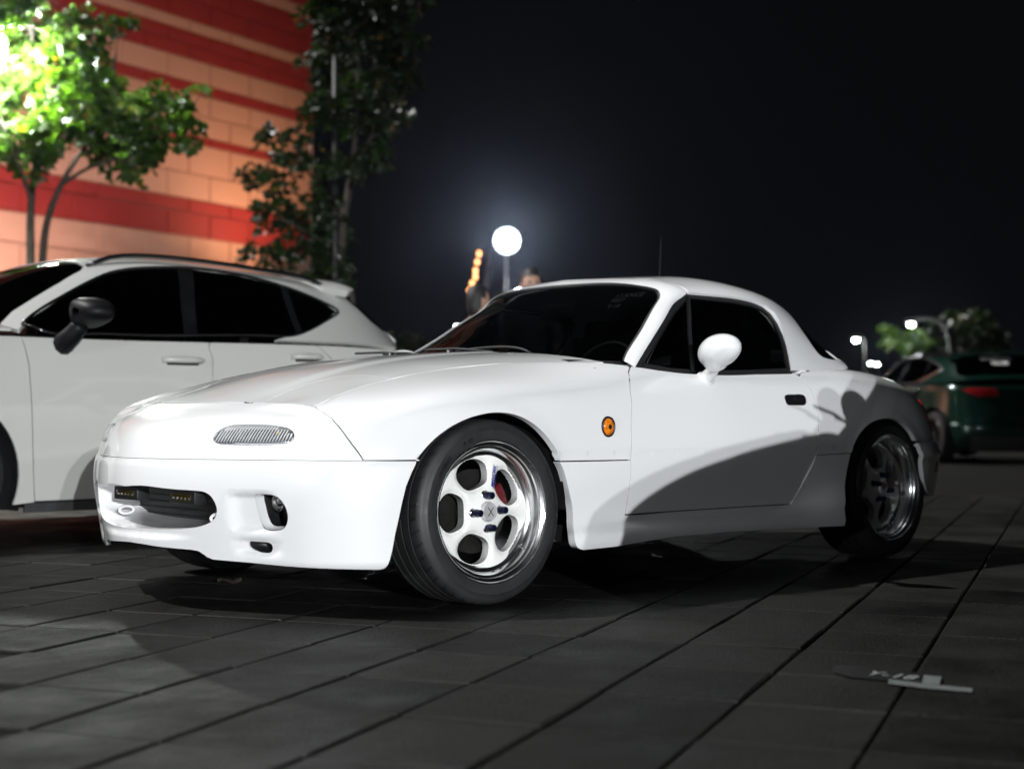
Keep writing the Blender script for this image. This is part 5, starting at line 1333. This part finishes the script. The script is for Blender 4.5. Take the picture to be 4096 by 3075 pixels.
point_light(w2, (0, 0, 1.35), WASH * 1.9, (1.0, 0.78, 0.66), .15, math.radians(130), W0 + DW * -3.2 + np.array([0, 0, 4.4]))
# chain of warm bulbs below the flood tower, and the pale leaning mast
sl_ = empty('string_lights', SP(1025, 1000, 30.0), label='column of small orange bulbs below the bright floodlight', cat='string lights')
b_ = np.array(sl_.location); sl_.location = (b_[0], b_[1], 0); b_[2] = 0
pts = [(1035, 548), (1031, 566), (1027, 585), (1027, 598), (1020, 612), (1014, 628)]
W_ = [SP(x, y, 30.0) - b_ for x, y in pts]
tube('cable', [SP(1038, 535, 30) - b_] + W_, .006, BLACKP, sl_, n=5)
for p in W_:
    V, Fc = lathe_data([(0, -.06), (.035, -.04), (.045, 0), (.03, .04), (.012, .06), (0, .06)], 12); V = np.array(V)
    mesh('bulb', np.stack([V[:, 0], V[:, 2], -V[:, 1]], 1) + p, Fc, LAMPO, sl_)
mb = SP(1040, 690, 34.0); mt = SP(1062, 545, 34.0)
lm = empty('leaning_mast', (mb[0], mb[1], 0), label='pale leaning mast just below the bright floodlight', cat='mast')
o_ = np.array([mb[0], mb[1], 0]); gbase = mb + (mb - mt) * (mb[2] / (mt[2] - mb[2]))
tube('mast_tube', [gbase - o_, (mb + mt) / 2 - o_, mt - o_], [.07, .06, .05], POLE, lm, n=10)
bobox('mast_foot', (gbase[0] - o_[0], gbase[1] - o_[1], .06), (.6, .6, .12), STEEL, lm)
# street lamps on the right and small far lamps
def street_lamp(label, px, py, D, arm, W, size=.55):
    p = SP(px, py, D); t = empty('street_lamp', (p[0], p[1], 0), label=label, cat='street lamp', group='street lamps beyond the car park')
    a = _R * arm
    pts = [(a[0], a[1], 0), (a[0], a[1], p[2] * .55), (a[0] * .98, a[1] * .98, p[2] * .85), (a[0] * .75, a[1] * .75, p[2] + .05), (a[0] * .3, a[1] * .3, p[2] + .14), (0, 0, p[2] + .1)]
    tube('pole', curve(np.array(pts), 26), np.linspace(.08, .04, 26), STEEL, t, n=8)
    hd_ = bobox('lamp_head', (0, 0, p[2] + .06), (size, .28, .10), STEEL, t, rot=Matrix.Rotation(math.atan2(_R[1], _R[0]), 3, 'Z'), bevel=.02)
    V, Fc = lathe_data([(0, -size * .30), (size * .2, -size * .24), (size * .30, -.03), (size * .30, .03), (0, .05)], 20); V = np.array(V)
    mesh('lamp_glass', np.stack([V[:, 0], V[:, 2], V[:, 1] + p[2]], 1), Fc, LAMPS, hd_)
    if W: point_light(t, (0, 0, p[2] - .25), W, (.92, 1, .96), .2)
street_lamp('round white street lamp just right of the roadster roof', 1849, 733, 46, .3, 40, .30)
street_lamp('street lamp on an arched pole above the green hatchback', 1968, 699, 38, 1.0, 110, .26)
street_lamp('tiny street lamp seen through the roadster side window', 1520, 722, 60, .05, 0, .22)
street_lamp('small street lamp low beside the far windscreen pillar', 988, 704, 34, .02, 0, .16)
street_lamp('tiny far lamp left of the green hatchback, the lower left of a close pair', 1880, 784, 80, .05, 0, .26)
street_lamp('tiny far lamp left of the green hatchback, the right one of a close pair', 1894, 786, 82, .05, 0, .34)
# ------------------------------------------------------------------ two people standing behind the roadster
SKIN = principled('skin', (0.50, 0.30, 0.22), 0.55); vary(SKIN, 20, 0.06)
HAIR = principled('black_hair', (0.010, 0.009, 0.008), 0.5); vary(HAIR, 60, 0.3, bump=0.3)
BLKCLO = principled('black_cloth', (0.012, 0.012, 0.014), 0.9); vary(BLKCLO, 30, 0.3, bump=0.2)
GRYCLO = principled('grey_cloth', (0.10, 0.10, 0.11), 0.9); vary(GRYCLO, 30, 0.2, bump=0.2)
DENIM = principled('dark_denim', (0.020, 0.026, 0.045), 0.85); vary(DENIM, 40, 0.3)
def skin_mesh(name, verts, edges, radii, mat, parent, sub=2):
    me = bpy.data.meshes.new(name); me.from_pydata(verts, edges, []); ob = bpy.data.objects.new(name, me); COL.objects.link(ob)
    md = ob.modifiers.new('skin', 'SKIN'); md.use_smooth_shade = True
    lay = me.skin_vertices[0].data if me.skin_vertices else None
    if lay is None:
        bpy.context.view_layer.objects.active = ob; lay = me.skin_vertices.new(name='s').data if hasattr(me.skin_vertices, 'new') else me.skin_vertices[0].data
    for i, r in enumerate(radii): lay[i].radius = (r, r) if np.isscalar(r) else r
    lay[0].use_root = True
    ob.modifiers.new('sub', 'SUBSURF').levels = sub
    dg = bpy.context.evaluated_depsgraph_get(); m2 = bpy.data.meshes.new_from_object(ob.evaluated_get(dg))
    bpy.data.objects.remove(ob); m2.polygons.foreach_set('use_smooth', [True] * len(m2.polygons))
    return link_mesh(name, m2, mat, parent)
def person(label, px, D, height, face, top, hair_long):
    p = SP(px, 900, D); k = height / 1.75
    t = empty('person', (p[0], p[1], 0), face, label, 'person', 'people behind the roadster')
    S = lambda v: tuple(np.array(v) * k)
    # body: faces +x, pelvis is the root
    V = [(0, 0, .95), (0, 0, 1.12), (0, 0, 1.30), (0, 0, 1.42), (.0, 0, 1.50), (.01, 0, 1.56),
         (0, .10, .90), (.02, .11, .50), (0, .12, .09), (.13, .13, .04), (0, -.10, .90), (.0, -.11, .50), (-.02, -.12, .09), (.11, -.13, .04),
         (0, .18, 1.40), (-.02, .23, 1.14), (.06, .22, .92), (.09, .21, .84), (0, -.18, 1.40), (-.02, -.23, 1.14), (.10, -.20, .95), (.16, -.17, .90)]
    E = [(0, 1), (1, 2), (2, 3), (3, 4), (4, 5), (0, 6), (6, 7), (7, 8), (8, 9), (0, 10), (10, 11), (11, 12), (12, 13), (3, 14), (14, 15), (15, 16), (16, 17), (3, 18), (18, 19), (19, 20), (20, 21)]
    Rr = [.135, .125, .15, .13, .055, .055, .085, .06, .045, .04, .085, .06, .045, .04, .065, .048, .036, .03, .065, .048, .036, .03]
    b = skin_mesh('body', [S(v) for v in V], E, [r * k for r in Rr], SKIN, t)
    # clothes follow the body just outside it
    tv = [V[i] for i in (0, 1, 2, 3, 14, 15, 18, 19)]; te = [(0, 1), (1, 2), (2, 3), (3, 4), (4, 5), (3, 6), (6, 7)]
    skin_mesh('shirt', [S(v) for v in tv], te, [r * k for r in (.155, .145, .168, .15, .085, .066, .085, .066)], top, t)
    lv = [V[i] for i in (0, 6, 7, 8, 10, 11, 12)]; le = [(0, 1), (1, 2), (2, 3), (0, 4), (4, 5), (5, 6)]
    skin_mesh('trousers', [S(v) for v in lv], le, [r * k for r in (.15, .10, .078, .068, .10, .078, .068)], DENIM, t)
    # head
    bm = bmesh.new(); bmesh.ops.create_uvsphere(bm, u_segments=28, v_segments=20, radius=1)
    for v in bm.verts:
        x, y, z = v.co
        w = 1 - .22 * max(0, -z) ** 1.5
        xx = x * .098; 
        if x > .3: xx += .012 * math.exp(-((z + .1) / .14) ** 2 - (y / .16) ** 2) - .010 * math.exp(-((z - .08) / .1) ** 2) * (math.exp(-((y - .4) / .2) ** 2) + math.exp(-((y + .4) / .2) ** 2))
        v.co = (xx * w + .012, y * .076 * w, z * .118)
        v.co *= k; v.co += Vector((0, 0, 1.645 * k))
    hd_ = bmobj('head', bm, SKIN, t, smooth=True)
    for s in (-1, 1):
        bobox('ear', np.array((.0, s * .078, 1.635)) * k, np.array((.035, .014, .06)) * k, SKIN, hd_, bevel=.006)
        bm = bmesh.new(); bmesh.ops.create_uvsphere(bm, u_segments=10, v_segments=8, radius=.010 * k); bmesh.ops.translate(bm, vec=Vector((.098 * k, s * .030 * k, 1.655 * k)), verts=bm.verts)
        bmobj('eye', bm, GLOSSBLK, hd_, smooth=True)
    bobox('mouth', np.array((.096, 0, 1.585)) * k, np.array((.012, .045, .010)) * k, REDC, hd_, bevel=.003)
    bm = bmesh.new(); bmesh.ops.create_uvsphere(bm, u_segments=28, v_segments=20, radius=1)
    kill = []
    for v in bm.verts:
        x, y, z = v.co
        lim = (.38 if x > .25 else -.15 if x > -.2 else (-2 if hair_long else -.45))
        if z < lim: kill.append(v)
        n_ = 1 + .03 * math.sin(9 * y + 7 * z)
        v.co = ((x * .110 * n_ + .006) * k, y * .088 * n_ * k, (z * .130 * n_ + 1.652 + (-.05 if hair_long and z < 0 else 0)) * k)
    bmesh.ops.delete(bm, geom=kill, context='VERTS')
    bmobj('hair', bm, HAIR, hd_, smooth=True)
    # hands: palm and five fingers
    for s, w in ((1, (.09, .21, .84)), (-1, (.16, -.17, .90))):
        w = np.array(w); hv = [w, w + (.02, 0, -.05), w + (.03, 0, -.085)]; he = [(0, 1), (1, 2)]; hr = [.028, .034, .03]
        for i in range(4):
            o = (i - 1.5) * .018; ln = (.06, .072, .068, .052)[i]; b0 = len(hv)
            hv += [w + (.03, o, -.09), w + (.038, o, -.09 - ln * .55), w + (.032, o, -.09 - ln)]; he += [(2, b0), (b0, b0 + 1), (b0 + 1, b0 + 2)]; hr += [.0095, .009, .0075]
        b0 = len(hv); hv += [w + (.055, -s * .012, -.045), w + (.07, -s * .016, -.085)]; he += [(1, b0), (b0, b0 + 1)]; hr += [.011, .009]
        skin_mesh('hand', [S(v) for v in hv], he, [r * k for r in hr], SKIN, t, sub=1)
    for s, f in ((1, (.06, .125, .0)), (-1, (.04, -.125, .0))):
        bobox('shoe', np.array((f[0], f[1], .05)) * k, np.array((.28, .10, .10)) * k, BLKCLO, t, bevel=.03)
    return t
toC = math.atan2(-_F0[1], -_F0[0])
person('person in black seen from behind, left of the bright head', 1032, 11.2, 1.555, toC + 2.2, BLKCLO, True)
person('person with short dark hair facing the camera above the windscreen', 1146, 11.6, 1.715, toC + .25, GRYCLO, False)

# ------------------------------------------------------------------ damp night air
hz = bpy.data.materials.new('night_haze'); hz.use_nodes = True; nt = hz.node_tree; nt.nodes.clear()
o_ = nt.nodes.new('ShaderNodeOutputMaterial'); pv = nt.nodes.new('ShaderNodeVolumePrincipled')
pv.inputs['Color'].default_value = (0.62, 0.72, 1.0, 1); pv.inputs['Density'].default_value = HAZE; pv.inputs['Anisotropy'].default_value = 0.93
nt.links.new(pv.outputs[0], o_.inputs['Volume'])
hzo = bobox('haze', (25, 25, 8.0), (160, 160, 18.4), None); hzo.data.materials.append(hz); tag(hzo, kind='stuff')
